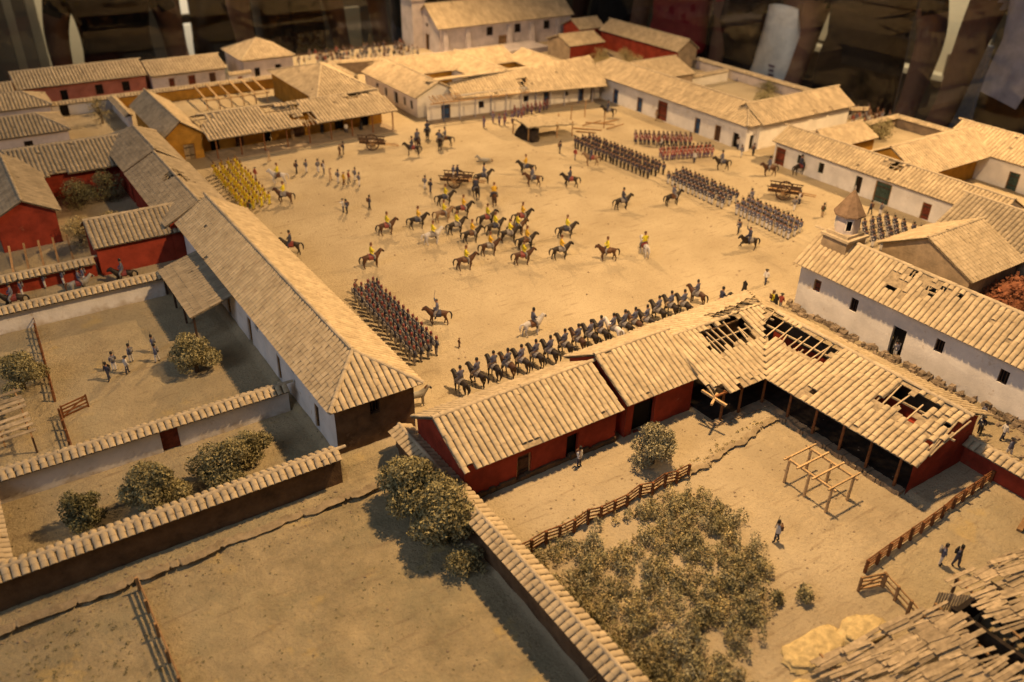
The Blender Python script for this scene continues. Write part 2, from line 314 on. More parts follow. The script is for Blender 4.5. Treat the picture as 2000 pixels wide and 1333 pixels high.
def slope(pts, holes=(), cw=0.5, ex=0.52, jit=1.0, drop=0.0):
    """pts: eave0, eave1, top1, top0. Returns tile frames (4x4), deck quads, and the local frame."""
    e0, e1, t1, t0 = [nv(p) for p in pts]
    U = (e1-e0)/np.linalg.norm(e1-e0); mid = (t0+t1)/2-e0; V = mid-U*mid.dot(U); V /= np.linalg.norm(V); Nn = np.cross(U, V)
    if Nn[2] < 0:
        e0, e1, t0, t1 = e1, e0, t1, t0
        U = -U; Nn = np.cross(U, V)
    P2 = [((p-e0).dot(U), (p-e0).dot(V)) for p in (e0, e1, t1, t0)]
    us = [p[0] for p in P2]; u_lo, u_hi = min(us), max(us); vmax = max(p[1] for p in P2); ulen = np.linalg.norm(e1-e0)
    def vr(u):
        out = []
        for i in range(4):
            a, b = P2[i], P2[(i+1) % 4]
            if abs(a[0]-b[0]) < 1e-6: continue
            t = (u-a[0])/(b[0]-a[0])
            if -1e-6 <= t <= 1+1e-6: out.append(a[1]+t*(b[1]-a[1]))
        return (min(out), max(out)) if out else None
    ncol = max(1, int(round((u_hi-u_lo)/cw))); c = (u_hi-u_lo)/ncol
    def hole(u, v, g=0.0):
        for (a, b_, p, q) in holes:
            if p > 0.01:
                k = e0[0]*3.1+e0[1]*1.7; u = u+(float(vnoise(np.array([u*1.6+k]), np.array([v*1.6]), 31)[0])-.5)*1.1; v = v+(float(vnoise(np.array([u*1.6-k]), np.array([v*1.6]), 37)[0])-.5)*0.9
            x = u_lo+a*(u_hi-u_lo); X = u_lo+b_*(u_hi-u_lo); y = p*vmax; Y = q*vmax
            if x+g < u < X-g and y+g < v < Y-g: return True
        return False
    frames = []; deck = []
    for i in range(ncol):
        ul = u_lo+i*c; ur = ul+c; um = (ul+ur)/2
        a, b = vr(ul+1e-5), vr(ur-1e-5); m = vr(um)
        if not (a and b and m): continue
        nr = max(1, int(math.ceil((m[1]-m[0])/ex)))
        for j in range(nr):
            f0 = j/nr; f1 = (j+1)/nr; v0 = m[0]+(m[1]-m[0])*f0; v1 = m[0]+(m[1]-m[0])*f1; vc = (v0+v1)/2
            hj = random.uniform(-0.35, 0.35)
            if not hole(um, vc, 0.02):
                q = [(ul, a[0]+(a[1]-a[0])*f0), (ur, b[0]+(b[1]-b[0])*f0), (ur, b[0]+(b[1]-b[0])*f1), (ul, a[0]+(a[1]-a[0])*f1)]
                deck.append([e0+U*x+V*y for x, y in q])
            if hole(um+hj*0.6, vc+hj, -0.18): continue
            if random.random() < max(drop, 0.002): continue
            if j == 0 and random.random() < drop*3: continue
            an = random.gauss(0, 0.022)*jit; ca, sa = math.cos(an), math.sin(an)
            x_ = U*ca+V*sa; y_ = V*ca-U*sa; z_ = Nn
            tl = -0.012+random.gauss(0, 0.004)*jit; y_ = y_*math.cos(tl)+z_*math.sin(tl); z_ = np.cross(x_, y_)
            sl = (v1-v0)/0.52; sw = c/0.5*random.uniform(0.96, 1.02)
            o = e0+U*(um+random.gauss(0, 0.015)*jit)+V*v0+Nn*(0.02+random.uniform(0, 0.016)*jit)
            M = np.eye(4); M[:3, 0] = x_*sw; M[:3, 1] = y_*sl; M[:3, 2] = z_*sw; M[:3, 3] = o
            frames.append(M)
    return dict(frames=frames, deck=deck, e0=e0, U=U, V=V, N=Nn, ulo=u_lo, uhi=u_hi, vmax=vmax, vr=vr, holes=holes)
def add_tiles(sl_list, roof, budget, tmesh=None, lo=False, cap_mat='tile'):
    """the tiles that show largest become objects of their own, the rest one stuff part"""
    fr = [(M, S['N']) for S in sl_list for M in S['frames']]
    cv = np.array(CAM)
    objs = []
    if budget:
        sc_ = []
        for k, (M, n) in enumerate(fr):
            d = cv-M[:3, 3]; dist = np.linalg.norm(d); f = n.dot(d)/dist
            if f > 0.08: sc_.append((dist/(f**0.5), k))
        sc_.sort(); objs = [k for _, k in sc_[:budget]]
        for k in objs:
            o = bpy.data.objects.new('tile', tmesh or TILE); COL.objects.link(o); o.parent = roof
            M = fr[k][0]; o.matrix_basis = Matrix([list(r) for r in M])
    so = set(objs); rest = [M for k, (M, n) in enumerate(fr) if k not in so]
    if rest:
        V0, F0 = (TVL, TFL) if lo else (TV, TF)
        A = np.array(rest); Vv = np.einsum('kij,nj->kni', A[:, :3, :3], V0)+A[:, None, :3, 3]
        nV = len(V0); F = (F0[None]+np.arange(len(rest))[:, None, None]*nV).reshape(-1, 4)
        me = np_mesh('roof_tiles', Vv.reshape(-1, 3), F, cap_mat, True)
        put('roof_tiles', me, roof)['kind'] = 'stuff'
def ridge_line(mb, p, q, r=0.2, m=0, seg=0.6):
    """mortared ridge: overlapping half round pieces"""
    p = Vector(p); q = Vector(q); d = q-p; n = max(1, int(d.length/seg)); dn = d.normalized()
    s = dn.cross(Vector((0,0,1))).normalized(); u = s.cross(dn)
    for k in range(n):
        a = p+d*(k/n); b = p+d*((k+1)/n+0.02); rr = r*random.uniform(0.9, 1.08); o = Vector((0,0,random.uniform(-0.02, 0.02)))
        for e in range(5):
            t0 = math.pi*e/5; t1 = math.pi*(e+1)/5
            A = [a+o+s*rr*math.cos(t0)+u*rr*math.sin(t0)*0.9, a+o+s*rr*math.cos(t1)+u*rr*math.sin(t1)*0.9,
                 b+o+s*rr*0.88*math.cos(t1)+u*rr*0.8*math.sin(t1), b+o+s*rr*0.88*math.cos(t0)+u*rr*0.8*math.sin(t0)]
            mb.face(A, m)
def roof_part(t, slopes, ridges, budget, lo, tmat='tile', tmesh=None, rafters=True, deck='deck', rr=0.2):
    mb = MB()
    for S in slopes:
        th = S['N']*0.10
        for q in S['deck']:
            mb.face([p-th*0.2 for p in q]); mb.face([p-th for p in reversed(q)])
        e = [S['e0']+S['U']*S['ulo'], S['e0']+S['U']*S['uhi']]
    roof = part('roof', mb, deck, t)
    add_tiles(slopes, roof, budget, tmesh, lo, tmat)
    if ridges:
        for p, q in ridges: rb = MB(); ridge_line(rb, p, q, rr); sub('ridge_cap', rb, 'mortar', roof)
    if rafters:
        for S in slopes:
            for (a, b, p, q) in S['holes']:
                if p < 0.01: continue
                u0 = S['ulo']+a*(S['uhi']-S['ulo']); u1 = S['ulo']+b*(S['uhi']-S['ulo'])
                n = max(2, int((u1-u0)/0.55))
                for k in range(n+1):
                    u = u0+(u1-u0)*k/n+random.uniform(-0.12, 0.12); vv = S['vr'](min(max(u, S['ulo']+.01), S['uhi']-.01))
                    if not vv: continue
                    va = max(vv[0], (p-0.08)*S['vmax']); vb = min(vv[1], (q+0.08)*S['vmax'])
                    if vb-va < 0.4: continue
                    sk = random.uniform(-0.45, 0.45)
                    if random.random() < 0.22: vb = va+(vb-va)*random.uniform(.3,.7)
                    if random.random() < 0.12: continue
                    r_ = MB(); A = S['e0']+S['U']*u+S['V']*va-S['N']*0.16; B = S['e0']+S['U']*(u+sk)+S['V']*vb-S['N']*0.14
                    r_.beam(A, B, 0.11, 0.11); sub('rafter', r_, 'plank_tan', roof)
                r_ = MB(); vm = (p+q)/2*S['vmax']
                r_.beam(S['e0']+S['U']*(u0-.3)+S['V']*vm-S['N']*0.26, S['e0']+S['U']*(u1+.3)+S['V']*(vm+.1)-S['N']*0.26, 0.13, 0.13); sub('purlin', r_, 'plank_tan', roof)
    return roof
# ------------------------------------------------------------------ walls with openings
def wob(p, n, amp=0.05):
    k = math.sin(p[0]*1.7+p[2]*1.1)+math.sin(p[1]*2.1-p[2]*0.8)+math.sin((p[0]+p[1])*0.63)
    return (p[0]+n[0]*amp*k*0.5, p[1]+n[1]*amp*k*0.5, p[2])
def wall_face(mb, p0, p1, z0, z1, ops, inward, m=0, depth=0.28):
    p0 = Vector((*p0, 0)); p1 = Vector((*p1, 0)); d = p1-p0; Ln = d.length; d.normalize(); nn = Vector((*inward, 0))
    ss = {0, Ln}; zs = {z0, z1}
    for k in range(1, int(Ln/1.4)): ss.add(Ln*k/int(Ln/1.4))
    zs.add((z0+z1)/2)
    for (a, b, c_, e) in ops: ss |= {a, b}; zs |= {c_, e}
    ss = sorted(s for s in ss if -1e-6 <= s <= Ln+1e-6); zs = sorted(zs)
    for i in range(len(ss)-1):
        for j in range(len(zs)-1):
            sm = (ss[i]+ss[i+1])/2; zm = (zs[j]+zs[j+1])/2
            if any(a < sm < b and c_ < zm < e for (a, b, c_, e) in ops): continue
            q = [p0+d*ss[i]+Vector((0,0,zs[j])), p0+d*ss[i+1]+Vector((0,0,zs[j])), p0+d*ss[i+1]+Vector((0,0,zs[j+1])), p0+d*ss[i]+Vector((0,0,zs[j+1]))]
            mb.face([wob(p, nn) for p in q], m)
    for (a, b, c_, e) in ops:
        A = [p0+d*a+Vector((0,0,c_)), p0+d*b+Vector((0,0,c_)), p0+d*b+Vector((0,0,e)), p0+d*a+Vector((0,0,e))]
        A = [Vector(wob(p, nn)) for p in A]; B = [p+nn*depth for p in A]
        for k in range(4): mb.face([A[k], A[(k+1) % 4], B[(k+1) % 4], B[k]], m)
def opening(t, p0, d, inward, a, b, c_, e, kind, colr, depth=0.2):
    p0 = Vector((*p0, 0)); d = Vector((*d, 0)); nn = Vector((*inward, 0)); q = p0+nn*depth
    mb = MB(); w_ = b-a
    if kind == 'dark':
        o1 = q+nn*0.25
        mb.face([o1+d*a+Vector((0,0,c_)), o1+d*b+Vector((0,0,c_)), o1+d*b+Vector((0,0,e)), o1+d*a+Vector((0,0,e))], 0)  # near-black sheet paints the unlit room behind the doorway
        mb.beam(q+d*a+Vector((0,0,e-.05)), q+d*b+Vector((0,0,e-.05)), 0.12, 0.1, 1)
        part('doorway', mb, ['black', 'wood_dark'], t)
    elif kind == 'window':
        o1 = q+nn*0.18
        mb.face([o1+d*a+Vector((0,0,c_)), o1+d*b+Vector((0,0,c_)), o1+d*b+Vector((0,0,e)), o1+d*a+Vector((0,0,e))], 0)  # interior darkness painted as a black pane behind the bars
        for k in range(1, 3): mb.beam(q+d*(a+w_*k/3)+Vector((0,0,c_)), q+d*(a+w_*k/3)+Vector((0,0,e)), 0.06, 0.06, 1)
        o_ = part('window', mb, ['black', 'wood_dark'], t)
        f_ = MB()
        for z_ in (c_+.04, e-.04): f_.beam(q+d*a+Vector((0,0,z_)), q+d*b+Vector((0,0,z_)), 0.1, 0.08)
        for s_ in (a+.04, b-.04): f_.beam(q+d*s_+Vector((0,0,c_)), q+d*s_+Vector((0,0,e)), 0.08, 0.1)
        sub('frame', f_, colr if colr else 'wood_dark', o_)
    else:
        n = max(2, int(round(w_/0.42)))
        for k in range(n):
            s0 = a+w_*k/n+0.012; s1 = a+w_*(k+1)/n-0.012
            A = q+nn*random.uniform(0, .02); 
            P = [A+d*s0, A+d*s1, A+d*s1+nn*0.08, A+d*s0+nn*0.08]
            mb.hexa([p+Vector((0,0,c_)) for p in P]+[p+Vector((0,0,e-.05)) for p in P], 0)
        o_ = part('door', mb, [colr], t)
        for (u_, v_) in (((a+.05, c_), (a+.05, e)), ((b-.05, c_), (b-.05, e)), ((a, e-.04), (b, e-.04))):
            j_ = MB(); j_.beam(q+d*u_[0]-nn*.08+Vector((0,0,u_[1])), q+d*v_[0]-nn*.08+Vector((0,0,v_[1])), 0.1, 0.1); sub('frame', j_, 'wood', o_)
        f_ = MB()
        for z_ in (c_+(e-c_)*0.25, c_+(e-c_)*0.75): f_ = MB(); f_.beam(q+d*(a+.1)-nn*0.03+Vector((0,0,z_)), q+d*(b-.1)-nn*0.03+Vector((0,0,z_)), 0.05, 0.12); sub('crossbar', f_, 'wood_dark', o_)
def building(name, label, x0, x1, y0, y1, ze, zr, axis, wall, over=0.5, gover=0.3, hip=(0, 0), budget=0, lo=True, cat='building',
             ops=(), holes=None, tmat=None, rpos=None, cw=0.5, ex=0.52, drop=0.0, skip='', wmat=None, z0=-1.6, jit=1.0, group=None, deckm='deck', nowall=''):
    holes = holes or {}; wmat = wmat or {}
    t = thing(name, label, cat, ((x0+x1)/2, (y0+y1)/2, 0), group)
    tm = tmat or ('tile_far' if lo else 'tile')
    if axis == 'y':
        c = rpos if rpos is not None else (x0+x1)/2; a = y0+hip[0]; b = y1-hip[1]
        Q = dict(W=[(x0,y0,ze),(x0,y1,ze),(c,b,zr),(c,a,zr)], E=[(x1,y1,ze),(x1,y0,ze),(c,a,zr),(c,b,zr)])
        if hip[0]: Q['S'] = [(x1,y0,ze),(x0,y0,ze),(c,a,zr),(c,a,zr)]
        if hip[1]: Q['N'] = [(x0,y1,ze),(x1,y1,ze),(c,b,zr),(c,b,zr)]
        rid = [((c,a,zr+.02),(c,b,zr+.02))]
        if hip[0]: rid += [((x0,y0,ze+.1),(c,a,zr)), ((x1,y0,ze+.1),(c,a,zr))]
        if hip[1]: rid += [((x0,y1,ze+.1),(c,b,zr)), ((x1,y1,ze+.1),(c,b,zr))]
        oW = over; oE = over; oS = over if hip[0] else gover; oN = over if hip[1] else gover
    else:
        c = rpos if rpos is not None else (y0+y1)/2; a = x0+hip[0]; b = x1-hip[1]
        Q = dict(S=[(x1,y0,ze),(x0,y0,ze),(a,c,zr),(b,c,zr)], N=[(x0,y1,ze),(x1,y1,ze),(b,c,zr),(a,c,zr)])
        if hip[0]: Q['W'] = [(x0,y0,ze),(x0,y1,ze),(a,c,zr),(a,c,zr)]
        if hip[1]: Q['E'] = [(x1,y1,ze),(x1,y0,ze),(b,c,zr),(b,c,zr)]
        rid = [((a,c,zr+.02),(b,c,zr+.02))]
        if hip[0]: rid += [((x0,y0,ze+.1),(a,c,zr)), ((x0,y1,ze+.1),(a,c,zr))]
        if hip[1]: rid += [((x1,y0,ze+.1),(b,c,zr)), ((x1,y1,ze+.1),(b,c,zr))]
        oS = over; oN = over; oW = over if hip[0] else gover; oE = over if hip[1] else gover
    S = [slope(Q[k], holes.get(k, ()), cw, ex, jit, drop) for k in Q if k not in skip]
    roof_part(t, S, rid, budget, lo, tm, TILE_G if tm == 'tile_grey' else TILE, deck=deckm)
    X0, X1, Y0, Y1 = x0+oW, x1-oE, y0+oS, y1-oN
    half = (c-x0 if axis == 'y' else c-y0); zt = ze+over*(zr-ze)/half-0.10
    sides = dict(W=((X0,Y0),(X0,Y1),(1,0)), E=((X1,Y0),(X1,Y1),(-1,0)), S=((X0,Y0),(X1,Y0),(0,1)), N=((X0,Y1),(X1,Y1),(0,-1)))
    for k, (p, q, n) in sides.items():
        if k in nowall: continue
        mb = MB(); o_ = []
        for (sd, s, w_, za, zb, kind, colr) in ops:
            if sd != k: continue
            base = p[1] if k in 'WE' else p[0]; o_.append((s-base-w_/2, s-base+w_/2, za, min(zb, zt-.1), kind, colr))
        L_ = (Vector(q)-Vector(p)).length
        o_ = [z for z in o_ if z[0] > 0.02 and z[1] < L_-0.02]
        wall_face(mb, p, q, z0, zt, [z[:4] for z in o_], n)
        gab = (axis == 'y' and k in 'SN' and not hip[0 if k == 'S' else 1]) or (axis == 'x' and k in 'WE' and not hip[0 if k == 'W' else 1])
        if gab:
            ap = (c, p[1], zr-.14) if axis == 'y' else (p[0], c, zr-.14)
            mb.face([wob((*p, zt), n), wob((*q, zt), n), ap])
        part('wall', mb, wmat.get(k, wall), t)
        d = (0, 1) if k in 'WE' else (1, 0)
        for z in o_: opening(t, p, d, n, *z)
    return t
def garden_wall(label, p, q, h=2.0, th=0.5, face='white', budget=300, lo=False, cw=0.5, capw=0.85, rise=0.36, gap=(), cap_mat='tile', name='garden_wall', z0=-1.7, caph=True):
    """straight wall with a tiled saddle cap; gap: doorways (s0, s1, height)"""
    p = Vector((*p, 0)); q = Vector((*q, 0)); d = (q-p); Ln = d.length; d.normalize(); s = Vector((-d.y, d.x, 0))
    t = thing(name, label, 'wall', (p+q)/2)
    mb = MB(); zt = h-rise
    for sg in (-1, 1):
        a = p+s*sg*th/2; b = q+s*sg*th/2
        wall_face(mb, a.xy, b.xy, z0, zt, [(g[0], g[1], z0, g[2]) for g in gap], (-s*sg).xy, depth=th/2+.001)
    for e in (p, q): mb.face([e+s*th/2+Vector((0,0,z0)), e-s*th/2+Vector((0,0,z0)), e-s*th/2+Vector((0,0,zt)), e+s*th/2+Vector((0,0,zt))])
    part('wall', mb, face, t)
    for g in gap:
        m_ = MB(); a = p+d*g[0]; b = p+d*g[1]; m_.hexa([a-s*.05+Vector((0,0,z0)), b-s*.05+Vector((0,0,z0)), b+s*.05+Vector((0,0,z0)), a+s*.05+Vector((0,0,z0)), a-s*.05+Vector((0,0,g[2])), b-s*.05+Vector((0,0,g[2])), b+s*.05+Vector((0,0,g[2])), a+s*.05+Vector((0,0,g[2]))])
        part('door', m_, 'door_red' if h < 2.1 else 'black', t)
    if caph:
        SL = []
        for sg in (-1, 1):
            e0 = p+s*sg*capw+Vector((0,0,zt-.02)); e1 = q+s*sg*capw+Vector((0,0,zt-.02))
            SL.append(slope([e0, e1, q+Vector((0,0,h)), p+Vector((0,0,h))], (), cw, 0.55, 1.3))
        roof_part(t, SL, [((p.x,p.y,h+.0),(q.x,q.y,h+.0))], budget, lo, cap_mat, TILE, rr=0.17)
        t.children[-1].name = 'wall_cap'
    return t
# ------------------------------------------------------------------ buildings round the square
D = 'door'
building('house', 'long house with white courtyard wall and brown mud end at the square corner', 17.0, 24.5, 48.2, 88.4, 4.2, 6.5, 'y', 'white',
    over=0.55, hip=(3.7, 0), budget=300, lo=False, rpos=20.6, wmat=dict(S='mud'), cw=0.5,
    ops=[('W',52.6,0.85,0,2.2,D,'door_brown'),('W',57.2,0.6,2.6,3.6,'window',None),('W',60.6,0.9,0,2.4,D,'door_brown'),('W',65.8,0.7,2.2,3.5,'window',None),
         ('W',67.9,0.9,0,2.5,D,'door_brown'),('W',74,0.9,0,2.4,D,'door_brown'),('S',20.7,0.8,2.6,3.7,'window','wood_dark'),
         ('E',56,1,0,2.4,D,'door_brown'),('E',66,1,0,2.4,D,'door_brown'),('E',78,1,0,2.4,D,'door_brown')])
building('house', 'low red house with a plain tiled roof nearest the camera, beside the diagonal garden wall', 22.4, 36.3, 38.8, 46.4, 3.0, 5.0, 'x', 'red',
    over=0.45, gover=0.35, budget=300, lo=False, rpos=43.0, drop=0.006,
    ops=[('S',27.6,1.2,0.1,2.2,D,'door_brown'),('S',31.9,1.1,0.1,2.2,'dark',None)], holes=dict(S=[(0.0,0.06,0,0.06),(0.36,0.44,0,0.05)]))
building('house', 'red middle house with higher roof and big dark doorway, next to the open stable', 36.5, 44.0, 38.7, 46.8, 3.3, 5.5, 'x', 'red',
    over=0.45, gover=0.3, budget=220, lo=False, rpos=43.0, drop=0.004, ops=[('S',38.6,2.2,0.0,2.8,'dark',None)])
t_ = [o for o in bpy.data.objects if o.get('label', '').startswith('low red house')][0]
m = MB()
for k in range(30): x = 22.95+k*0.435; m.box(x, x+.43, 39.25-random.uniform(.12,.2), 39.4, -1, 0.35+random.uniform(-.12,.16))
part('footing', m, 'mud', t_)
# stable: two wings meeting in a valley, roofs full of holes
def stable():
    t = thing('stable', 'broken L-shaped stable with open posts, roof holes showing rafters and red end wall', 'stable', (51, 33, 0))
    f3 = slope([(43.2,36.2,2.95),(48.5,36.2,2.95),(54.6,42.4,5.0),(43.9,42.6,5.0)], [(0.30,0.72,0.56,0.92),(0.0,0.13,0,0.13),(0.2,0.3,0.0,0.05)], 0.5, 0.52, 1.2, 0.004)
    b3 = slope([(58.2,47.4,3.15),(43.9,47.4,3.0),(43.9,42.6,5.0),(54.6,42.4,5.0)], [(0.2,0.6,0.6,0.95)], 0.5, 0.52, 1.2)
    w_ = slope([(48.9,22.9,2.95),(48.5,36.2,2.95),(54.6,42.4,5.0),(54.7,23.1,5.0)], [(0.11,0.43,0.58,0.93),(0.0,0.08,0.72,1.0),(0.70,0.87,0.48,0.88),(0.955,1.0,0,0.12),(0.5,0.54,0,0.05),(0.975,1.0,0.3,0.8)], 0.5, 0.52, 1.2, 0.006)
    e_ = slope([(58.2,47.4,3.15),(58.2,23.1,3.5),(54.7,23.1,5.0),(54.6,42.4,5.0)], [], 0.5, 0.52, 1.2, 0.01)
    roof_part(t, [f3, b3, w_, e_], [((43.9,42.6,5.03),(50.2,42.5,5.03)), ((54.6,40.8,5.03),(54.7,23.3,5.03))], 300, False)
    mb = MB(); wall_face(mb, (49.6,23.5), (56.6,23.5), -.6, 2.9, [], (0,1)); mb.face([(49.6,23.5,2.9),(56.6,23.5,2.9),(56.6,23.5,4.0),(54.7,23.5,4.8)]); part('wall', mb, 'red', t)
    mb = MB(); wall_face(mb, (56.6,23.5), (56.6,46.4), -.6, 3.2, [], (-1,0)); part('wall', mb, 'mud', t)  # dark mud colour here paints the interior shade behind the roof holes
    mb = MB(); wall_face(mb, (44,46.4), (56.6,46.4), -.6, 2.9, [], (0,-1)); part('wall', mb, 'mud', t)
    mb = MB(); wall_face(mb, (54.9,23.6), (54.9,41.0), -.6, 3.0, [(3,4.2,0,2),(9,10.2,0,2)], (-1,0)); part('wall', mb, 'red', t)
    for (x, y) in [(44.6,36.7),(46.6,36.7),(49.3,36.7),(49.5,34.2),(49.5,31.7),(49.5,29.2),(49.5,26.8),(49.5,24.4)]:
        m = MB(); m.tube([(x,y,-.6),(x+random.uniform(-.05,.05),y,2.95)], [0.12,0.10], 7); part('post', m, 'wood_red', t)
    m = MB(); m.beam((49.5,23.2,2.86),(49.4,36.6,2.86),0.16,0.16); part('beam', m, 'wood_red', t)
    m = MB(); m.beam((43.3,36.6,2.8),(49.4,36.7,2.84),0.16,0.16); part('beam', m, 'wood_red', t)
    for a, b in [((42.6,36.1,2.7),(44.0,36.9,2.75)), ((43.0,37.6,3.0),(43.6,35.5,2.6))]:
        m = MB(); m.beam(a, b, 0.18, 0.18); part('broken_beam', m, 'wood_pale', t)
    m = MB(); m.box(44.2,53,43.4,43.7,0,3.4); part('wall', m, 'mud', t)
    m = MB(); m.box(50.0,56.4,23.7,46.6,-.6,0.06); m.box(44.2,50.0,37.1,46.6,-.6,0.06); part('stable_shade_floor', m, 'char_shade', t)  # near-black slab paints the shade inside the open bays
    m = MB()                                    # earthen floor edge
    for k in range(60):
        y = 23.6+k*0.22; m.box(49.15+random.uniform(-.2,.15), 49.9, y+random.uniform(-.1,.1), y+random.uniform(.2,.45), -.7, 0.02+random.uniform(0,.09))
    for k in range(26):
        x = 43.6+k*0.22; m.box(x, x+.3, 36.2+random.uniform(-.2,.15), 37, -.7, 0.05+random.uniform(0,.12))
    part('floor_edge', m, 'adobe', t)
stable()
# near chapel on the right
def chapel():
    t = building('chapel', 'near white chapel with little octagonal belfry and small roof holes', 63.6, 70.4, 8, 46.9, 5.0, 7.6, 'y', 'white', over=0.9, gover=0.35, budget=300, lo=False, cat='church',
        rpos=67.0, ops=[('W',44.4,0.8,2.7,3.9,D,'door_red'),('W',40.2,0.8,2.5,3.8,'window','wood_dark'),('W',35.3,1.3,0,3.1,'dark',None),('W',31.6,0.8,2.6,3.8,'window','wood_dark'),('W',26,0.8,2.6,3.8,'window','wood_dark'),
             ('N',67,1.6,0,2.8,D,'door_brown')],
        holes=dict(W=[(0.245,0.265,.84,.97),(0.285,0.305,.83,.98),(0.315,.345,.80,.99),(.35,.385,.82,.98),(0.25,0.285,.52,.60),(.305,.335,.62,.72)]), ex=0.5)
    cx, cy = 67.0, 44.4
    m = MB()
    m.box(cx-1.35,cx+1.35,cy-1.35,cy+1.35,6.4,7.9); part('belfry_plinth', m, 'adobe', t)
    m = MB(); m.box(cx-1.55,cx+1.55,cy-1.55,cy+1.55,7.9,8.12); m.box(cx-1.2,cx+1.2,cy-1.2,cy+1.2,8.12,8.4); part('belfry_cornice', m, 'mortar', t)
    def ring(r, z, n=8, ph=math.pi/8): return [(cx+r*math.cos(2*math.pi*k/n+ph), cy+r*math.sin(2*math.pi*k/n+ph), z) for k in range(n)]
    m = MB(); A = ring(1.08,8.4); B = ring(1.08,10.2)
    for k in range(8):
        a, b, c2, d2 = Vector(A[k]), Vector(A[(k+1)%8]), Vector(B[(k+1)%8]), Vector(B[k])
        if k % 2: m.face([a,b,c2,d2])
        else:
            e = (b-a)*0.17; u = Vector((0,0,1.35)); l = Vector((0,0,.3))
            m.face([a,a+e,d2+e,d2]); m.face([b-e,b,c2,c2-e]); m.face([a+e,b-e,b-e+l,a+e+l]); m.face([a+e+u,b-e+u,c2-e,d2+e])
            inn = (Vector((cx,cy,0))-Vector(((a.x+b.x)/2,(a.y+b.y)/2,0))).normalized()*0.15
            q = [a+e+l,b-e+l,b-e+u,a+e+u]
            for j in range(4): m.face([q[j],q[(j+1)%4],q[(j+1)%4]+inn,q[j]+inn])
    bel = part('belfry', m, 'pinkwhite', t)
    for k in range(0, 8, 2):
        a, b = Vector(A[k]), Vector(A[(k+1)%8]); mid = (a+b)/2; inn = (Vector((cx,cy,0))-Vector((mid.x,mid.y,0))).normalized()
        f = MB(); e = (b-a)*0.17
        for s_ in (a+e, b-e): f.beam(s_+Vector((0,0,.3))-inn*.03, s_+Vector((0,0,1.35))-inn*.03, 0.09, 0.09)
        f.beam(a+e+Vector((0,0,1.35))-inn*.03, b-e+Vector((0,0,1.35))-inn*.03, 0.09, 0.09); sub('window_frame', f, 'p_white', bel)
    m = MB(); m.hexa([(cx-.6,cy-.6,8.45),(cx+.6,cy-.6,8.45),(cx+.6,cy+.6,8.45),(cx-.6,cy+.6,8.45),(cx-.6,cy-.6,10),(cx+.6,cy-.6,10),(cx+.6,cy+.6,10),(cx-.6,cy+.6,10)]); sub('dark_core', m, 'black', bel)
    m = MB(); C = ring(1.46,10.08); tip = (cx,cy,12.5); C2 = ring(1.46,10.2)
    for k in range(8):
        m.face([C[k],C[(k+1)%8],C2[(k+1)%8],C2[k]]); m.face([C2[k],C2[(k+1)%8],tip])
    m.face(list(reversed(C))); sp = part('spire', m, 'spire_brown', t)
    m = MB(); m.tube([(cx,cy,12.35),(cx,cy,12.55),(cx,cy,12.8)],[0.08,0.1,0.03],8); sub('finial', m, 'p_grey', sp)
    # eroded stone footing
    m = MB()
    for k in range(260):
        y = random.uniform(8, 47); x = 64.45-abs(random.gauss(0, 0.55)); r = random.uniform(.12,.42); z = max(-0.1, 0.55-(64.4-x)*0.45)
        P = [Vector((x+random.uniform(-r,r), y+random.uniform(-r,r), z+random.uniform(-r,r)*.7)) for _ in range(4)]
        m.hexa([(x-r*random.uniform(.6,1),y-r*random.uniform(.6,1),z-.8),(x+r,y-r*random.uniform(.6,1),z-.8),(x+r,y+r*random.uniform(.6,1),z-.8),(x-r*random.uniform(.6,1),y+r,z-.8),
                (x-r*random.uniform(.4,.9),y-r*random.uniform(.4,.9),z+random.uniform(-.1,.1)),(x+r*.8,y-r*random.uniform(.4,.9),z+random.uniform(-.1,.15)),(x+r*.8,y+r*random.uniform(.4,.9),z+random.uniform(-.1,.15)),(x-r*random.uniform(.4,.9),y+r*.8,z+random.uniform(-.1,.1))])
    part('stone_footing', m, 'stone', t)['kind'] = 'stuff'
chapel()
building('house', 'adobe house with corrugated-looking tan roof right behind the chapel belfry', 77.6, 87.0, 36.8, 47.6, 3.4, 6.0, 'x', 'adobe', over=0.5, gover=0.5, budget=160, lo=False, rpos=42.3, tmat='tile',
         ops=[('W',43.5,1.2,0,2.0,'dark',None)])
building('house', 'tiled roof at the right frame edge beyond the adobe house', 86.6, 97, 25, 47.2, 3.4, 6.3, 'y', 'adobe', over=0.5, budget=120, lo=False, tmat='tile_grey')
# west side of the square
building('house', 'dusty wing with patched roof on the west side of the square', 16.0, 23.4, 88.4, 107.0, 4.0, 6.0, 'y', 'red', over=0.5, budget=120, lo=False, tmat='tile_grey', rpos=19.8,
         wmat=dict(E='adobe'), holes=dict(E=[(0.42,0.62,0.75,0.97)], W=[(0.38,0.5,0.80,0.96)]), ops=[('E',97,1,0,2.3,D,'door_brown')])
building('house', 'far end of the west wing with hipped corner below the yellow house', 16.0, 23.2, 107.3, 121.5, 4.1, 6.2, 'y', 'red', over=0.5, lo=True, tmat='tile_grey', rpos=20.0, hip=(0,3.4), wmat=dict(E='adobe'), ops=[('E',112,1,0,2.3,D,'door_brown')])
building('house', 'red-walled cross wing behind the alley of riders', 8.8, 18.6, 88.3, 95.2, 3.2, 5.0, 'x', 'red', over=0.5, budget=120, lo=False, tmat='tile_grey', rpos=91.8)
building('house', 'red gabled house at the left frame edge with steep tan roof', 0.9, 7.7, 99.4, 117, 3.7, 5.5, 'y', 'red', over=0.5, gover=0.5, lo=True, tmat='tile_grey', rpos=4.3)
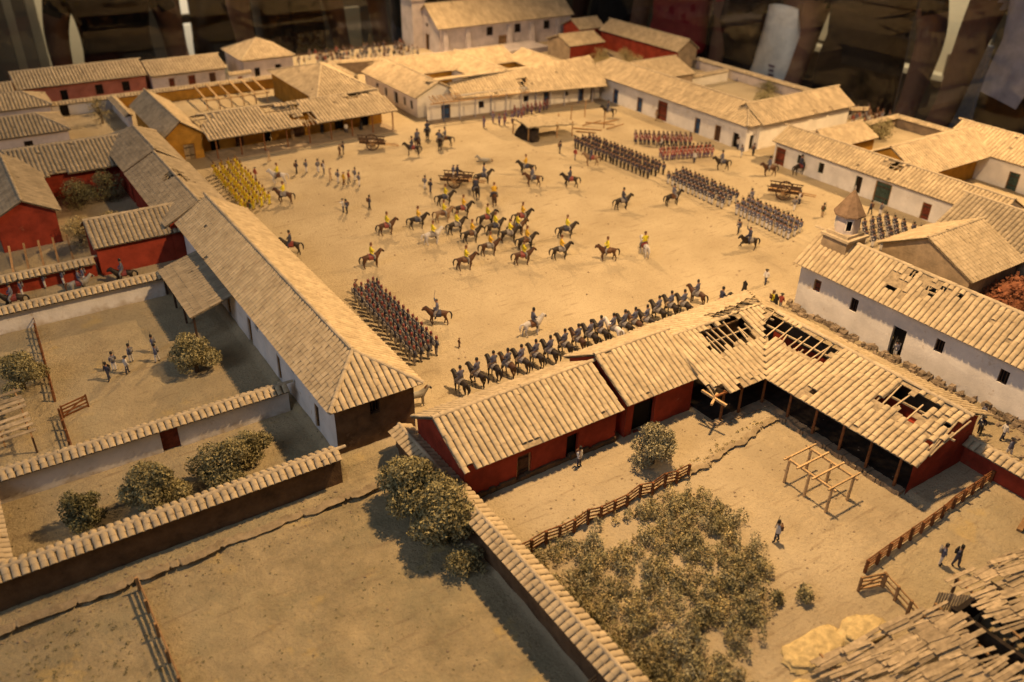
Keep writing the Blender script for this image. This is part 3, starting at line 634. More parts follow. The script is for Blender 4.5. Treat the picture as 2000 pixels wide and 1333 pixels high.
building('house', 'grey-tiled courtyard wing with ragged eave above the dark trees', 4.6, 18.5, 112.2, 125.5, 3.4, 5.2, 'x', 'red', over=1.2, lo=True, tmat='tile_grey', rpos=118.8, holes=dict(S=[(0.0,0.18,0,0.12),(0.3,0.42,0,0.08)]), drop=0.01)
building('house', 'small white house with one square window, hipped roof at left edge', -4, 14.2, 132, 141.5, 3.0, 4.6, 'x', 'pinkwhite', over=0.4, hip=(0,3.6), lo=True, tmat='tile_grey', ops=[('S',8.6,1.1,1.0,2.2,'window',None)])
building('house', 'small hipped roof above the small white house at the left edge', -4, 14.1, 146.4, 154, 3.0, 4.6, 'x', 'pinkwhite', over=0.4, hip=(0,3.6), lo=True)
building('house', 'long pink-red house with three dark openings at the far left', 10.4, 30.4, 156.8, 167, 3.3, 5.0, 'x', 'pink', over=0.5, lo=True, ops=[('S',26.8,1.2,1.0,2.6,'window',None),('S',22.6,1.2,1.0,2.6,'window',None),('S',17.2,1.1,0,2.4,'dark',None),('S',13.5,1.1,1,2.4,'window',None)])
building('house', 'roof end cut off at the far left frame edge beside the pink house', -3, 10.2, 154, 162, 3.0, 4.4, 'x', 'pink', over=0.4, lo=True)
building('house', 'pale pink-white house with red doors, joined to the long pink house', 30.7, 43.8, 156.5, 166.6, 3.0, 4.5, 'x', 'pinkwhite', over=0.5, lo=True,
         ops=[('S',34.2,1.0,0.3,2.3,D,'door_red'),('S',37.6,1.3,0,2.4,D,'door_red'),('S',41.2,1.2,0.2,2.4,D,'door_brown')])
building('house', 'burnt white house with pyramid roof, black soot and a hole', 46.8, 56.9, 157.8, 169, 3.5, 6.0, 'x', 'pinkwhite', over=0.4, hip=(4.9,4.9), lo=True, holes=dict(E=[(0.35,0.6,0.35,0.6)]), ops=[('S',49.6,1.0,0.4,2.0,'window','char_shade'),('S',53.6,1.2,0,2.2,'dark',None)])
# yellow house, north-west
YG = 'yellow'
building('house', 'yellow west wing with gable and grey door facing the square', 23.5, 29.2, 119.6, 138.6, 3.4, 5.5, 'y', 'ochre', over=0.5, gover=0.5, lo=True, rpos=26.1, ops=[('S',26.8,1.5,0,2.2,D,'plank_grey')])
def porch_house():
    t = thing('house', 'yellow house with long porch roof, missing tiles and dark doorways along the square', 'building', (43, 122, 0))
    S = slope([(28.9,117.5,3.0),(57.6,117.6,3.0),(57.2,124.0,4.8),(29.4,124.0,4.8)], [(0.33,0.52,0.62,0.92),(0.47,0.55,0.02,0.42),(0.78,0.95,0.80,0.96),(0.0,0.10,0.72,1.0)], 0.5, 0.9, 1.0, 0.004)
    B = slope([(57.2,129.0,3.2),(29.4,129.0,3.2),(29.4,124.0,4.8),(57.2,124.0,4.8)], [(0.5,0.75,0.5,1.0)], 0.5, 0.9)
    roof_part(t, [S, B], [((29.4,124,4.82),(41,124,4.82)), ((46,124,4.82),(57.2,124,4.82))], 0, True, 'tile_far')
    ops = [(1.0,2.3,0.0,2.3,'dark',None),(4.5,5.8,0,2.3,D,'door_brown'),(8.6,9.9,0,2.4,'dark',None),(13.2,15.0,0,2.4,D,'door_brown'),(19.8,21.2,0.2,2.3,'window',None),(24.0,25.4,0,2.4,'dark',None)]
    mb = MB(); wall_face(mb, (29.2,122.0), (56.8,122.0), -.5, 4.0, [o[:4] for o in ops], (0,1)); part('wall', mb, 'ochre', t)
    for o in ops: opening(t, (29.2,122.0), (1,0), (0,1), *o)
    mb = MB(); wall_face(mb, (56.8,122.0), (56.8,128.5), -.5, 4.0, [], (-1,0)); part('wall', mb, 'ochre', t)
    for k in range(9):
        x = 30+k*3.35; m = MB(); m.beam((x,118.1,-.3),(x,118.1,3.0),0.16,0.16); part('post', m, 'wood_red', t)
    m = MB(); m.beam((29,118.1,2.92),(57.4,118.1,2.92),0.16,0.16); part('beam', m, 'wood_red', t)
    m = MB(); m.box(29,57,117.2,122,-.5,0.14); part('porch_floor', m, 'adobe', t)
porch_house()
building('house', 'broad bright pyramid roof rising behind the yellow porch', 47.5, 57.9, 124.6, 146, 4.2, 6.9, 'y', 'ochre', over=0.5, hip=(10.2,10.4), lo=True)
# white compound, north
def north_front():
    t = thing('house', 'white north range with blue porch posts and broken corner roof', 'building', (78, 120, 0))
    S = slope([(62.6,119.9,3.1),(94.6,113.0,3.0),(97.5,122.3,5.1),(65.6,122.9,5.1)], [(0.0,0.17,0,0.42),(0.52,0.58,0.12,0.4),(0.50,0.54,0.0,0.1)], 0.5, 0.95, 1.0, 0.003)
    B = slope([(97.5,130,3.2),(66,131,3.2),(65.6,122.9,5.1),(97.5,122.3,5.1)], [], 0.5, 0.95)
    roof_part(t, [S, B], [((65.6,122.9,5.12),(97.5,122.3,5.12))], 0, True, 'tile_far')
    ops = [(2.4,4.0,0,2.3,D,'door_blue'),(9,10,1,2.1,'window','door_blue'),(17.2,18.2,1.1,2.1,'window','door_blue'),(21.0,22.1,0,2.3,D,'door_blue'),(25,25.8,1.2,2.0,'window',None),(27.8,28.9,0,2.3,D,'door_blue'),(30.2,31.0,0,2.3,D,'door_brown')]
    A = (63.5,119.5); Bp = (95.4,116.2); d = (Vector(Bp)-Vector(A)).normalized(); n = Vector((-d.y, d.x))
    mb = MB(); wall_face(mb, A, Bp, -.5, 3.6, [o[:4] for o in ops], n); part('wall', mb, 'white_bright', t)
    for o in ops: opening(t, A, d, n, *o)
    for k in range(11):
        p = Vector(A)+d*(2.2+k*2.75)-n*1.5; m = MB(); m.beam((p.x,p.y,-.3),(p.x,p.y,3.3),0.15,0.15); part('post', m, 'cloth_grey' if k % 3 else 'p_blue', t)
    p = Vector(A)-n*1.5; q = Vector(Bp)-n*1.5; m = MB(); m.beam((p.x,p.y,3.05),(q.x,q.y,3.05),0.16,0.16); part('beam', m, 'wood', t)
    m = MB(); p2 = Vector(A)-n*1.9; q2 = Vector(Bp)-n*1.9
    m.hexa([(*p2,-.5),(*q2,-.5),(*Bp,-.5),(*A,-.5),(*p2,.12),(*q2,.12),(*Bp,.12),(*A,.12)]); part('porch_floor', m, 'adobe', t)
    for k in range(13):
        s = 0.6+k*0.42; a = Vector(A)+d*s-n*1.6; b = Vector(A)+d*(s+random.uniform(-.15,.15))+n*0.6; m = MB(); m.beam((a.x,a.y,3.16),(b.x,b.y,3.75),0.09,0.09); part('bare_rafter', m, 'wood', t)
north_front()
building('house', 'west range of the white compound with a row of small windows', 62.6, 70.8, 121.6, 141.5, 3.2, 5.2, 'y', 'white_bright', over=0.5, lo=True, rpos=66.9, hip=(0,0),
         ops=[('W',y_,0.9,0.9,2.3,'window',None) for y_ in (124,126.4,133.2,136.6)]+[('W',129.6,1.5,0.5,2.4,'dark',None)])
building('house', 'middle range between the two little courts of the white compound', 76.6, 85.8, 124, 141, 3.2, 5.0, 'y', 'white_bright', over=0.4, lo=True, holes=dict(W=[(0.42,0.64,0.0,0.08)]))
building('house', 'back range of the white compound below the far church', 66, 91, 134.6, 146, 3.2, 5.0, 'x', 'ochre', over=0.4, lo=True, rpos=140.2)
building('house', 'east range closing the yellow court of the white compound', 90.2, 97.6, 123, 138, 3.1, 4.6, 'y', 'ochre', over=0.4, lo=True)
# east side
building('house', 'long white east house with blue doors and big red gate', 95.4, 103.6, 82.4, 122, 3.8, 6.0, 'y', 'white', over=0.6, hip=(4.0,4.0), lo=True, rpos=99.4, ex=0.95,
         ops=[('W',112.6,1.3,0,2.4,D,'door_blue'),('W',106.4,1.3,0,2.4,D,'door_blue'),('W',100.9,2.3,0,3.1,D,'door_red'),('W',92.9,1.2,0,2.4,D,'door_blue'),('W',88.6,1.2,0,2.4,D,'door_brown'),('W',85,1.2,0,2.2,'dark',None),('S',97.4,1.0,0,2.2,'dark',None)])
building('house', 'bright south-facing wing at the corner of the white east house', 98, 118.6, 82.0, 89.6, 3.8, 6.0, 'x', 'white_bright', over=0.6, lo=True, rpos=85.8, ex=0.95, skip='', holes=dict(S=[(0.55,0.6,0,0.06),(0.7,0.74,0,0.06)]))
building('shed', 'low tan shed roof behind the white east house', 103, 113.8, 112, 122, 3.0, 5.0, 'x', 'adobe', over=0.4, lo=True, rpos=117.6, cat='shed')
building('house', 'whitewashed south-east house with green gate along the square', 95.2, 101.4, 44.8, 77.6, 3.2, 4.9, 'y', 'white', over=0.5, lo=True, rpos=98.2, drop=0.004,
         ops=[('W',76.2,1.7,0,2.5,D,'door_red'),('W',72.8,0.9,1.2,2.4,'window','door_green'),('W',69.2,0.9,1.0,2.4,'window','door_green'),('W',63.2,1.0,0.2,2.4,'window','door_green'),('W',59.6,2.3,0,2.7,D,'door_green'),('W',53.4,1.2,0,2.1,D,'door_red')],
         holes=dict(W=[(0.50,0.58,0.6,0.92),(0.40,0.42,0.0,0.12)]))
building('house', 'short ochre wing sticking out behind the south-east house', 100.4, 110.2, 71.2, 77.8, 3.0, 4.6, 'x', 'ochre', over=0.4, lo=True)
building('house', 'bright cross wing with shady porch in the right-hand court', 99, 117, 57.2, 67, 3.5, 6.0, 'x', 'ochre', over=1.6, lo=True, rpos=62)
building('house', 'tan house with green door at the right edge of the frame', 114.2, 123, 40, 64.6, 3.6, 6.0, 'y', 'white_bright', over=0.5, lo=True, rpos=118.6, ops=[('W',53.5,1.5,0,2.4,D,'door_green')])
# far church
def far_church():
    t = building('church', 'large far white church with buttresses and plain tan roof', 87.4, 121.6, 158.6, 169.8, 5.1, 9.0, 'x', 'pinkwhite', over=0.5, gover=0.5, lo=True, cat='church', ex=1.2,
        ops=[('W',164.2,1.5,0,3.2,D,'door_brown'),('W',164.2,0.8,4.6,5.4,'window',None),('S',100,1.6,2.6,4.4,'window',None),('S',107,1.6,2.6,4.4,'window',None),('S',114.6,1.6,2.6,4.4,'window',None),('S',103.4,2.4,0,2.4,D,'wood')])
    for x in (89.2,94.6,104.8,110.6,117.6,120.4):
        m = MB(); m.hexa([(x-.5,158.2,-.5),(x+.5,158.2,-.5),(x+.5,159.2,-.5),(x-.5,159.2,-.5),(x-.5,158.8,4.4),(x+.5,158.8,4.4),(x+.5,159.2,4.6),(x-.5,159.2,4.6)]); part('buttress', m, 'pinkwhite', t)
    m = MB(); m.box(85.6,88.6,166,171,-.5,9.6); tw = part('tower', m, 'pinkwhite', t)
    m = MB(); m.box(85.3,88.9,165.7,171.3,9.6,9.9); m.box(86.2,88.2,166.8,170.2,9.9,12.4); sub('tower_top', m, 'pinkwhite', tw)
    m = MB(); m.box(80,110,150.6,151.2,-.5,1.1); m.box(80,110,151.2,158.4,-.5,0.75); part('terrace', m, 'pinkwhite', t)
far_church()
building('shed', 'small mud shed with red front in the dry garden below the far church', 107.2, 116.2, 140.6, 149, 3.0, 4.5, 'x', 'red', over=0.4, lo=True, cat='shed', wmat=dict(W='adobe'))
building('house', 'far red house with mud gable in the dry garden', 121.0, 126.8, 124.6, 149, 3.5, 5.5, 'y', 'red', over=0.4, lo=True, wmat=dict(S='adobe'))
building('shed', 'roof peeping out behind the small mud shed near the church', 117, 124, 150.4, 157, 3.6, 5.2, 'x', 'red', over=0.4, lo=True, cat='shed')
# ------------------------------------------------------------------ garden and yard walls
garden_wall('brown mud wall with tiled cap running across the lower left', (-12, 47.0), (16.9, 47.0), 2.0, 0.55, 'mud', 300, capw=0.8)
garden_wall('white wall with tiled cap and small red-brown door between garden and yard', (-12, 56.9), (16.8, 56.9), 2.05, 0.5, 'white', 300, capw=0.75, gap=[(18.9, 20.2, 1.3)])
garden_wall('upper white yard wall with tiled cap under the alley of riders', (-12, 82.3), (13.6, 82.3), 2.0, 0.5, 'white', 300, capw=0.8)
garden_wall('red wall with tiled cap on the far side of the alley of riders', (-12, 89.1), (8.7, 89.3), 2.0, 0.5, 'red', 120, capw=0.9, cap_mat='tile_grey')
garden_wall('long diagonal mud wall with tiled cap in the foreground', (21.9, 47.4), (21.9, 12), 2.0, 0.55, 'mud', 300, capw=0.85)
garden_wall('short tiled wall at the left frame edge of the orchard', (-4.7, 47.4), (-4.7, 56.5), 1.7, 0.5, 'mud', 60, capw=0.8)
garden_wall('red wall with tiled cap at the right edge below the chapel', (56.4, 24.0), (56.4, 8), 2.2, 0.5, 'red', 120, capw=0.8)
garden_wall('long ochre yard wall behind the yellow house', (23, 151), (55, 150.6), 2.2, 0.6, 'ochre', 0, True, capw=0.6, cap_mat='tile_far')
garden_wall('white yard wall with dark doorway at the far left', (14.2, 151), (22.9, 151), 2.2, 0.6, 'white', 0, True, capw=0.6, cap_mat='tile_far', gap=[(1.1, 2.4, 1.75)])
garden_wall('side wall of the dry shrub yard at the far left', (23.2, 150.8), (23.2, 138.8), 2.2, 0.6, 'white', 0, True, capw=0.6, cap_mat='tile_far')
garden_wall('low white wall stub beside the pale pink-white house', (43.9, 157), (48, 157), 2.0, 0.5, 'white', 0, True, capw=0.5, cap_mat='tile_far', gap=[(1.6, 2.5, 1.2)])
garden_wall('far outer wall of the white compound beside the crowd', (61.8, 142), (61.8, 154), 2.6, 0.6, 'adobe', 0, True, capw=0.6, cap_mat='tile_far')
garden_wall('end wall of the white compound below the crowd', (62, 154), (80, 150), 2.6, 0.6, 'adobe', 0, True, capw=0.6, cap_mat='tile_far')
garden_wall('pale wall of the walled tree court on the east side', (113.8, 113.8), (124, 114.2), 2.2, 0.6, 'white_bright', 0, True, capw=0.6, cap_mat='tile_far')
garden_wall('outer east wall of the tree court along the table edge', (126.0, 124), (126.0, 92.5), 2.1, 0.6, 'pinkwhite', 0, True, capw=0.6, cap_mat='tile_far')
garden_wall('outer wall corner by the twin bushes at the east edge', (112, 79.4), (126.4, 79.4), 1.9, 0.6, 'adobe', 0, True, capw=0.6, cap_mat='tile_far')
garden_wall('outer east wall beyond the right-hand court', (126.4, 79), (126.4, 62), 1.9, 0.6, 'adobe', 0, True, capw=0.6, cap_mat='tile_far')
garden_wall('small wall between the bright wing and the twin bushes', (118.4, 89), (126, 84.6), 1.8, 0.6, 'adobe', 0, True, capw=0.5, cap_mat='tile_far')
# ------------------------------------------------------------------ fences, frames, sheds
def fence(label, p, q, h=1.15, n=10, rails=4, m='wood_red', post=0.16, rail=0.09, group=None, lean=0.0):
    p = Vector((*adj(*p), 0)); q = Vector((*adj(*q), 0)); d = q-p; t = thing('fence', label, 'fence', (p+q)/2, group)
    def at(s): 
        v = p+d*s; return Vector((v.x, v.y, gz(v.x, v.y)))
    for k in range(n+1):
        a = at(k/n); b = MB(); b.beam(a-Vector((0,0,.3)), a+Vector((random.uniform(-.04,.04)+lean, random.uniform(-.04,.04), h*random.uniform(.95,1.12))), post, post); part('post', b, m, t)
    s = Vector((-d.y, d.x, 0)).normalized()*0.1
    for k in range(n):
        for r in range(rails):
            z = h*(0.18+0.74*r/max(1, rails-1)); a = at(k/n)+s; c = at((k+1)/n)+s
            b = MB(); b.beam(a+Vector((0,0,z+random.uniform(-.03,.03))), c+Vector((0,0,z+random.uniform(-.03,.03))), 0.06, rail); part('rail', b, m, t)
    return t
fence('rail fence between the red house yard and the thicket', (22.9, 33.1), (37.9, 33.2), 1.15, 13, 4)
fence('slanting rail fence across the right-hand yard up to the red wall', (41.0, 20.3), (55.9, 20.9), 1.05, 12, 4)
fence('short pale rail fence running toward the plank sheds', (40.9, 18.9), (39.9, 15.6), 1.1, 3, 3, 'wood')
fence('rail fence splitting the dim yard at the left', (1.7, 81.2), (1.2, 67.2), 1.0, 10, 3)
fence('lower piece of the dim yard fence by the white wall', (1.2, 64.2), (1.15, 58.2), 1.0, 4, 3)
fence('long board fence in the field at the lower left', (2.1, 43.2), (2.5, 24.0), 1.0, 9, 3, 'wood', 0.18, 0.16)
fence('short fence stub at the foot of the diagonal wall', (18.9, 22.6), (21.2, 22.5), 0.9, 2, 3, 'wood')
def gate(label, p, q, h=1.0, m='wood_red'):
    p = adj(*p); q = adj(*q); p = Vector((*p, gz(*p)+.08)); q = Vector((*q, gz(*q)+.08)); t = thing('gate', label, 'gate', (p+q)/2); U = Vector((0,0,h))
    for z in (0.05, 0.36, 0.68, 0.98):
        b = MB(); b.beam(p+U*z, q+U*z, 0.07, 0.12); part('rail', b, m, t)
    for a in (p, q): b = MB(); b.beam(a-Vector((0,0,.1)), a+U*1.08, 0.14, 0.14); part('post', b, m, t)
    b = MB(); b.beam(p+U*.05, q+U*.98, 0.06, 0.09); part('brace', b, m, t)
gate('open wooden gate with crossbar in the dim left yard', (1.4, 64.4), (3.3, 65.0))
gate('closed wooden gate at the end of the right-hand yard fence', (39.3, 19.5), (40.9, 19.0), 1.05, 'wood')
def pergola():
    t = thing('pergola', 'bare six-post timber frame standing in the stable yard', 'timber frame', (44.7, 27.3, 0)); h = 2.0
    for x in (43.5, 45.8):
        for y in (29.1, 27.3, 25.4):
            g = gz(x, y); b = MB(); b.tube([(x-.02,y,g-.3),(x+.06,y,g+h)], [0.12,0.10], 7); part('post', b, 'wood_pale', t)
    z = gz(44, 27)+h
    for x in (43.6, 45.9): b = MB(); b.beam((x,29.5,z),(x,25.1,z),0.15,0.15); part('beam', b, 'wood_pale', t)
    for y in (29.25, 28.1, 26.75, 25.4): b = MB(); b.beam((43.1,y,z+.14),(46.5,y,z+.14),0.12,0.12); part('cross_beam', b, 'wood_pale', t)
pergola()
def rafters_frame(label, x0, x1, y0, y1, z0, z1, n, mt='wood_pale', posts=True):
    t = thing('rafter_frame', label, 'timber frame', ((x0+x1)/2, (y0+y1)/2, 0))
    for k in range(n):
        x = x0+(x1-x0)*k/(n-1); b = MB(); b.beam((x-.2,y0,z0),(x+.2,y1,z1),0.2,0.2); part('rafter', b, mt, t)
        if posts: b = MB(); b.beam((x-.2,y0+.2,-.3),(x-.2,y0+.2,z0),0.18,0.18); part('post', b, mt, t)
    b = MB(); b.beam((x0-.5,y0+.2,z0-.12),(x1+.3,y0+.2,z0-.12),0.16,0.16); part('beam', b, mt, t)
rafters_frame('six bare rafters leaning on the long ochre yard wall', 36, 46, 142.4, 150.4, 1.7, 2.1, 6)
rafters_frame('bare rafters over the bed behind the red alley wall', 0.3, 7.2, 90.6, 96.4, 1.5, 2.0, 6, 'wood')
def leanto():
    t = thing('lean_to', 'grey lean-to roof against the long white courtyard wall', 'shed', (15.2, 76, 0))
    b = MB()
    for k in range(9):
        y0 = 71.2+k*1.22; b.hexa([(13.4,y0,2.15),(17.2,y0,3.3),(17.2,y0+1.2,3.3),(13.4,y0+1.2,2.15),(13.4,y0,2.25),(17.2,y0,3.4),(17.2,y0+1.2,3.4),(13.4,y0+1.2,2.25)])
    S = slope([(13.4,71,2.25),(13.4,82.2,2.25),(17.2,82.2,3.4),(17.2,71,3.4)], (), 0.5, 0.7)
    roof_part(t, [S], [], 0, True, 'tile_grey', rafters=False)
    for y in (71.5,75,78.5,81.8): b = MB(); b.beam((13.7,y,-.3),(13.7,y,2.2),0.18,0.18); part('post', b, 'wood_dark', t)
leanto()
def plank_roof(label, c, rz, L, Wd, zl, zh, n, seed, jag=0.9, miss=0.06, name='plank_shed', pc=3, wf=1.0):
    """ramshackle roof of loose planks on posts; local x along the eave, y up the slope"""
    rnd = random.Random(seed); c = adj(*c); t = thing(name, label, 'shed', (*c, gz(*c)), None, rz)
    for k in range(n):
        x = -L/2+L*(k+.5)/n
        for r in range(pc):
            if rnd.random() < miss: continue
            ya = -Wd/2+Wd*r/pc-rnd.uniform(0,.35)*(1 if r else jag); yb = -Wd/2+Wd*(r+1)/pc+rnd.uniform(.05,.4)
            if r == pc-1: yb = Wd/2+rnd.uniform(-.3,.3)*jag
            f = lambda y: zl+(zh-zl)*(y+Wd/2)/Wd
            b = MB(); dx = rnd.uniform(-.11,.11); wd = L/n*rnd.uniform(.6,1.3)*wf; o = 0.05*r+rnd.uniform(0,.12)+0.35*mnoise.noise(Vector((x*.7+seed, ya*.5, 0)))
            b.beam((x+dx,ya,f(ya)+o),(x-dx,yb,f(yb)+o), wd, 0.05); b.build('plank', 'plank_grey', t)
    for x in (-L/2+.2, 0, L/2-.2):
        for y in (-Wd/2+.3, Wd/2-.3):
            b = MB(); z = zl+(zh-zl)*(y+Wd/2)/Wd; b.beam((x,y,-.4),(x,y,z-.08),0.14,0.14); b.build('post', 'wood_dark', t)
    for y in (-Wd/2+.3, 0.1, Wd/2-.3):
        b = MB(); z = zl+(zh-zl)*(y+Wd/2)/Wd; b.beam((-L/2-.1,y,z-.08),(L/2+.1,y,z-.08),0.12,0.12); b.build('beam', 'wood', t)
    return t
plank_roof('ragged plank roof on posts in the lower right corner', (36.0, 13.2), R(-102), 6.4, 8.6, 0.9, 1.9, 27, 3, 2.6, 0.10, pc=6)
plank_roof('second plank shed at the right frame edge with dark open front', (45.6, 13.0), R(-104), 4.8, 6.8, 2.2, 2.7, 22, 5, 2.4, 0.10, pc=5)
b_ = MB(); b_.box(40.9,41.2,10.5,14.8,-1,1.7); b_.box(44.2,44.5,9.5,14.6,-1,2.0); b_.box(41.2,44.2,14.4,14.7,-1,1.6)  # near-black boxes paint the dark interior between the sheds
tag(b_.build('shed_shade_wall', 'char_shade'), 'near-black walls painting the dark interior between the two plank sheds', 'wall', None, 'thing')
plank_roof('slatted plank shelter at the left frame edge of the dim yard', (-2.8, 64.2), R(92), 7.4, 4.0, 1.7, 1.5, 8, 8, 0.3, 0.0, pc=1, wf=0.5)
b_ = MB()
for k in range(12): b_.beam((41.4+k*.12, 15.9-k*.10, gz(41,16)-.2), (41.5+k*.12, 15.9-k*.10, gz(41,16)+1.9), 0.09, 0.06)
tag(b_.build('plank_screen', 'plank_grey'), 'upright plank screen at the corner of the second plank shed', 'screen')
def leaves_mesh(name, clumps, per, size, matn, rnd, flat=0.8):
    V = []; 
    for (c, r) in clumps:
        k = max(6, int(per*r[0]*r[2]))
        d = rnd.normal(size=(k,3)); d /= np.linalg.norm(d, axis=1)[:, None]; rad = rnd.uniform(0.62, 1.06, (k,1))
        p = np.array(c)+d*rad*np.array(r)
        a = rnd.normal(size=(k,3)); a /= np.linalg.norm(a, axis=1)[:, None]
        b = np.cross(a, d+rnd.normal(size=(k,3))*0.7); b /= np.linalg.norm(b, axis=1)[:, None]+1e-9
        s = rnd.uniform(0.6, 1.3, (k,1))*size
        V.append(np.stack([p-a*s, p+b*s*0.42, p+a*s, p-b*s*0.42], 1))
    V = np.concatenate(V); F = np.arange(len(V)*4).reshape(-1, 4)
    return np_mesh(name, V.reshape(-1, 3), F, matn)
def blob(name, label, cat, c, r, matn, seed, n=14, sq=0.5, group=None, am=.5):
    V = []; F = []; rnd = random.Random(seed)
    for i in range(n+1):
        th = math.pi*0.5*i/n
        for j in range(n*2):
            ph = math.pi*j/n; q = Vector((math.cos(ph)*math.sin(th), math.sin(ph)*math.sin(th), math.cos(th)))
            k = 1+am*mnoise.fractal(q*1.6+Vector((seed,0,0)), 0.9, 2.1, 4)
            V.append((c[0]+q.x*r[0]*k, c[1]+q.y*r[1]*k, c[2]+q.z*r[2]*k-(0.15 if i == n else 0)))
    for i in range(n):
        for j in range(n*2):
            F.append((i*n*2+j, i*n*2+(j+1)%(n*2), (i+1)*n*2+(j+1)%(n*2), (i+1)*n*2+j))
    o = put(name, np_mesh(name, V, F, matn, True)); return tag(o, label, cat, group)
blob('straw_heap', 'yellow straw heap with dark edge left of the ragged plank roof', 'straw', (33.3,17.9,gz(33.6,17.6)), (2.3,1.1,.3), 'straw', 1, am=.35)
blob('straw_heap', 'yellow straw heap by the short pale fence', 'straw', (36.9,17.3,gz(37.6,16.8)), (1.7,1.1,.3), 'straw', 2, am=.35)
blob('straw_heap', 'small straw heap at the bottom edge beside the grey canvas', 'straw', (30.6,16.4,gz(30.6,16.4)), (.9,.8,.45), 'straw', 3, am=.12)
blob('canvas_heap', 'grey canvas bundle under the ragged plank roof', 'canvas', (32.2,14.6,gz(32,14.6)), (1.5,1.3,1.0), 'cloth_grey', 4, am=.25)
blob('rubble_heap', 'reddish heap of broken roof tiles beside the adobe house', 'rubble', (83.4,34.6,-.3), (4.6,3.4,2.6), 'terracotta', 6)
def shards():
    rnd = random.Random(8); b = MB()
    for k in range(700):
        a = rnd.uniform(0, 6.28); q = rnd.random()**.5; x = 83.4+math.cos(a)*q*4.8; y = 34.6+math.sin(a)*q*3.6; z = 2.5*math.sqrt(max(0, 1-q*q))*rnd.uniform(.9,1.15)+rnd.uniform(0,.1); r = rnd.uniform(.1,.3)
        d = Vector((rnd.gauss(0,1), rnd.gauss(0,1), rnd.gauss(0,.5))).normalized(); b.beam((x,y,z), Vector((x,y,z))+d*r*1.8, r, .06)
    tag(b.build('tile_shards', 'terracotta'), 'broken tile shards strewn over the reddish heap', 'rubble', None, 'stuff')
shards()
# ------------------------------------------------------------------ trees and shrubs
def tree(label, x, y, h, r, seed, matn='leaf_olive', name='tree', cat='tree', size=0.115, per=950, group=None, wide=1.0, nc=17, low=0.14):
    rnd = np.random.default_rng(seed); x, y = adj(x, y); g = gz(x, y); t = thing(name, label, cat, (x, y, g), group)
    cl = []
    for k in range(nc):
        an = rnd.uniform(0, 6.28); q = rnd.uniform(0.1, 0.85)**0.6; zz = rnd.uniform(low, 0.86)
        f = math.sin(math.pi*min(1, max(0.2, (zz+0.1)/1.05)))
        cr = r*rnd.uniform(0.34, 0.55)
        cl.append(((math.cos(an)*q*r*f*wide, math.sin(an)*q*r*f, zz*h), (cr, cr, cr*0.8)))
    cl.append(((0,0,h*.55), (r*.6,r*.6,h*.3)))
    put('crown', leaves_mesh('crown', cl, per, size, matn, rnd), t)
    b = MB(); b.tube([(0,0,-.3),(.05,.03,h*.25),(0,.05,h*.6)], [r*.12,r*.09,r*.04], 7)
    for (c, rr) in cl[:(6 if low < .3 else 16)]: b.tube([(0.04,.03,h*.22),tuple(np.array(c)*0.6+np.array((0,0,h*.1))),c], [r*.06,r*.04,r*.015], 5)
    b.build('trunk', 'bark', t, smooth=True)
    return t
tree('rounded olive tree standing in front of the big dark doorway', 36.6, 35.6, 3.6, 1.5, 1, 'leaf_grey')
tree('bushy round tree casting shadow beside the long white courtyard wall', 12.0, 65.6, 3.8, 1.75, 2, 'leaf_olive')
tree('dark shrub tree at the left frame edge beyond the fence', -0.6, 70.4, 3.5, 1.75, 3, 'leaf_olive')
tree('biggest of the three orchard shrubs between the two garden walls', 4.9, 50.0, 3.7, 1.95, 4, 'leaf_olive')
tree('small pointed orchard shrub left of the biggest one', 0.5, 50.6, 3.1, 1.2, 5, 'leaf_dark')
tree('wide orchard shrub nearest the long white house', 9.6, 50.3, 3.3, 1.95, 6, 'leaf_olive')
tree('low orchard shrub touching the wide one on its right', 12.0, 51.6, 2.5, 1.35, 7, 'leaf_olive')
tree('big sprawling tree leaning on the diagonal foreground wall', 19.6, 40.4, 4.3, 2.3, 8, 'leaf_olive', per=720, nc=24, wide=0.9, size=.15, low=.3)
tree('lower sprawling bush at the foot of the diagonal wall', 19.8, 36.8, 4.1, 2.2, 9, 'leaf_olive', per=680, nc=22, size=.15, low=.3)
tree('middle bush joining the two sprawling ones on the diagonal wall', 20.4, 38.4, 3.9, 2.0, 44, 'leaf_olive', per=680, nc=18, size=.15, low=.3)
tree('thin scraggy bush hanging below the sprawling tree', 19.6, 33.9, 1.7, 1.3, 10, 'leaf_olive', per=360)
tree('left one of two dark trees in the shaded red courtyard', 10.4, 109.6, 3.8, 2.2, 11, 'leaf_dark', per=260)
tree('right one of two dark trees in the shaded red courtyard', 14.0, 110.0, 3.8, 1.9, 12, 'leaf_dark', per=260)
tree('dry golden bush beside the red gabled house', 8.8, 98.6, 2.6, 2.0, 13, 'leaf_gold', per=260)
tree('low golden shrub in front of the two dark trees', 12.6, 100.4, 1.9, 1.7, 14, 'leaf_gold', per=240)
tree('bare grey-brown shrub in the dry yard at the far left', 20.0, 143.5, 4.2, 1.7, 15, 'leaf_gold', per=70)
tree('second bare shrub by the yard wall at the far left', 20.6, 149.4, 2.6, 1.5, 16, 'leaf_dark', per=70)
tree('taller of the twin round bushes at the east edge', 114.6, 77.6, 4.0, 2.0, 17, 'leaf_olive', per=200)
tree('lower of the twin round bushes at the east edge', 118.4, 76.4, 3.2, 2.0, 18, 'leaf_olive', per=200)
tree('bush in the walled tree court on the east side', 116.5, 97.5, 2.8, 2.2, 19, 'leaf_olive', per=160)
tree('second bush in the walled tree court near the bright wing', 121.4, 92.6, 2.2, 1.8, 20, 'leaf_gold', per=160)
tree('reddish climbing shrub along the outer east wall', 124, 104, 2.0, 2.0, 21, 'leaf_dark', per=120)
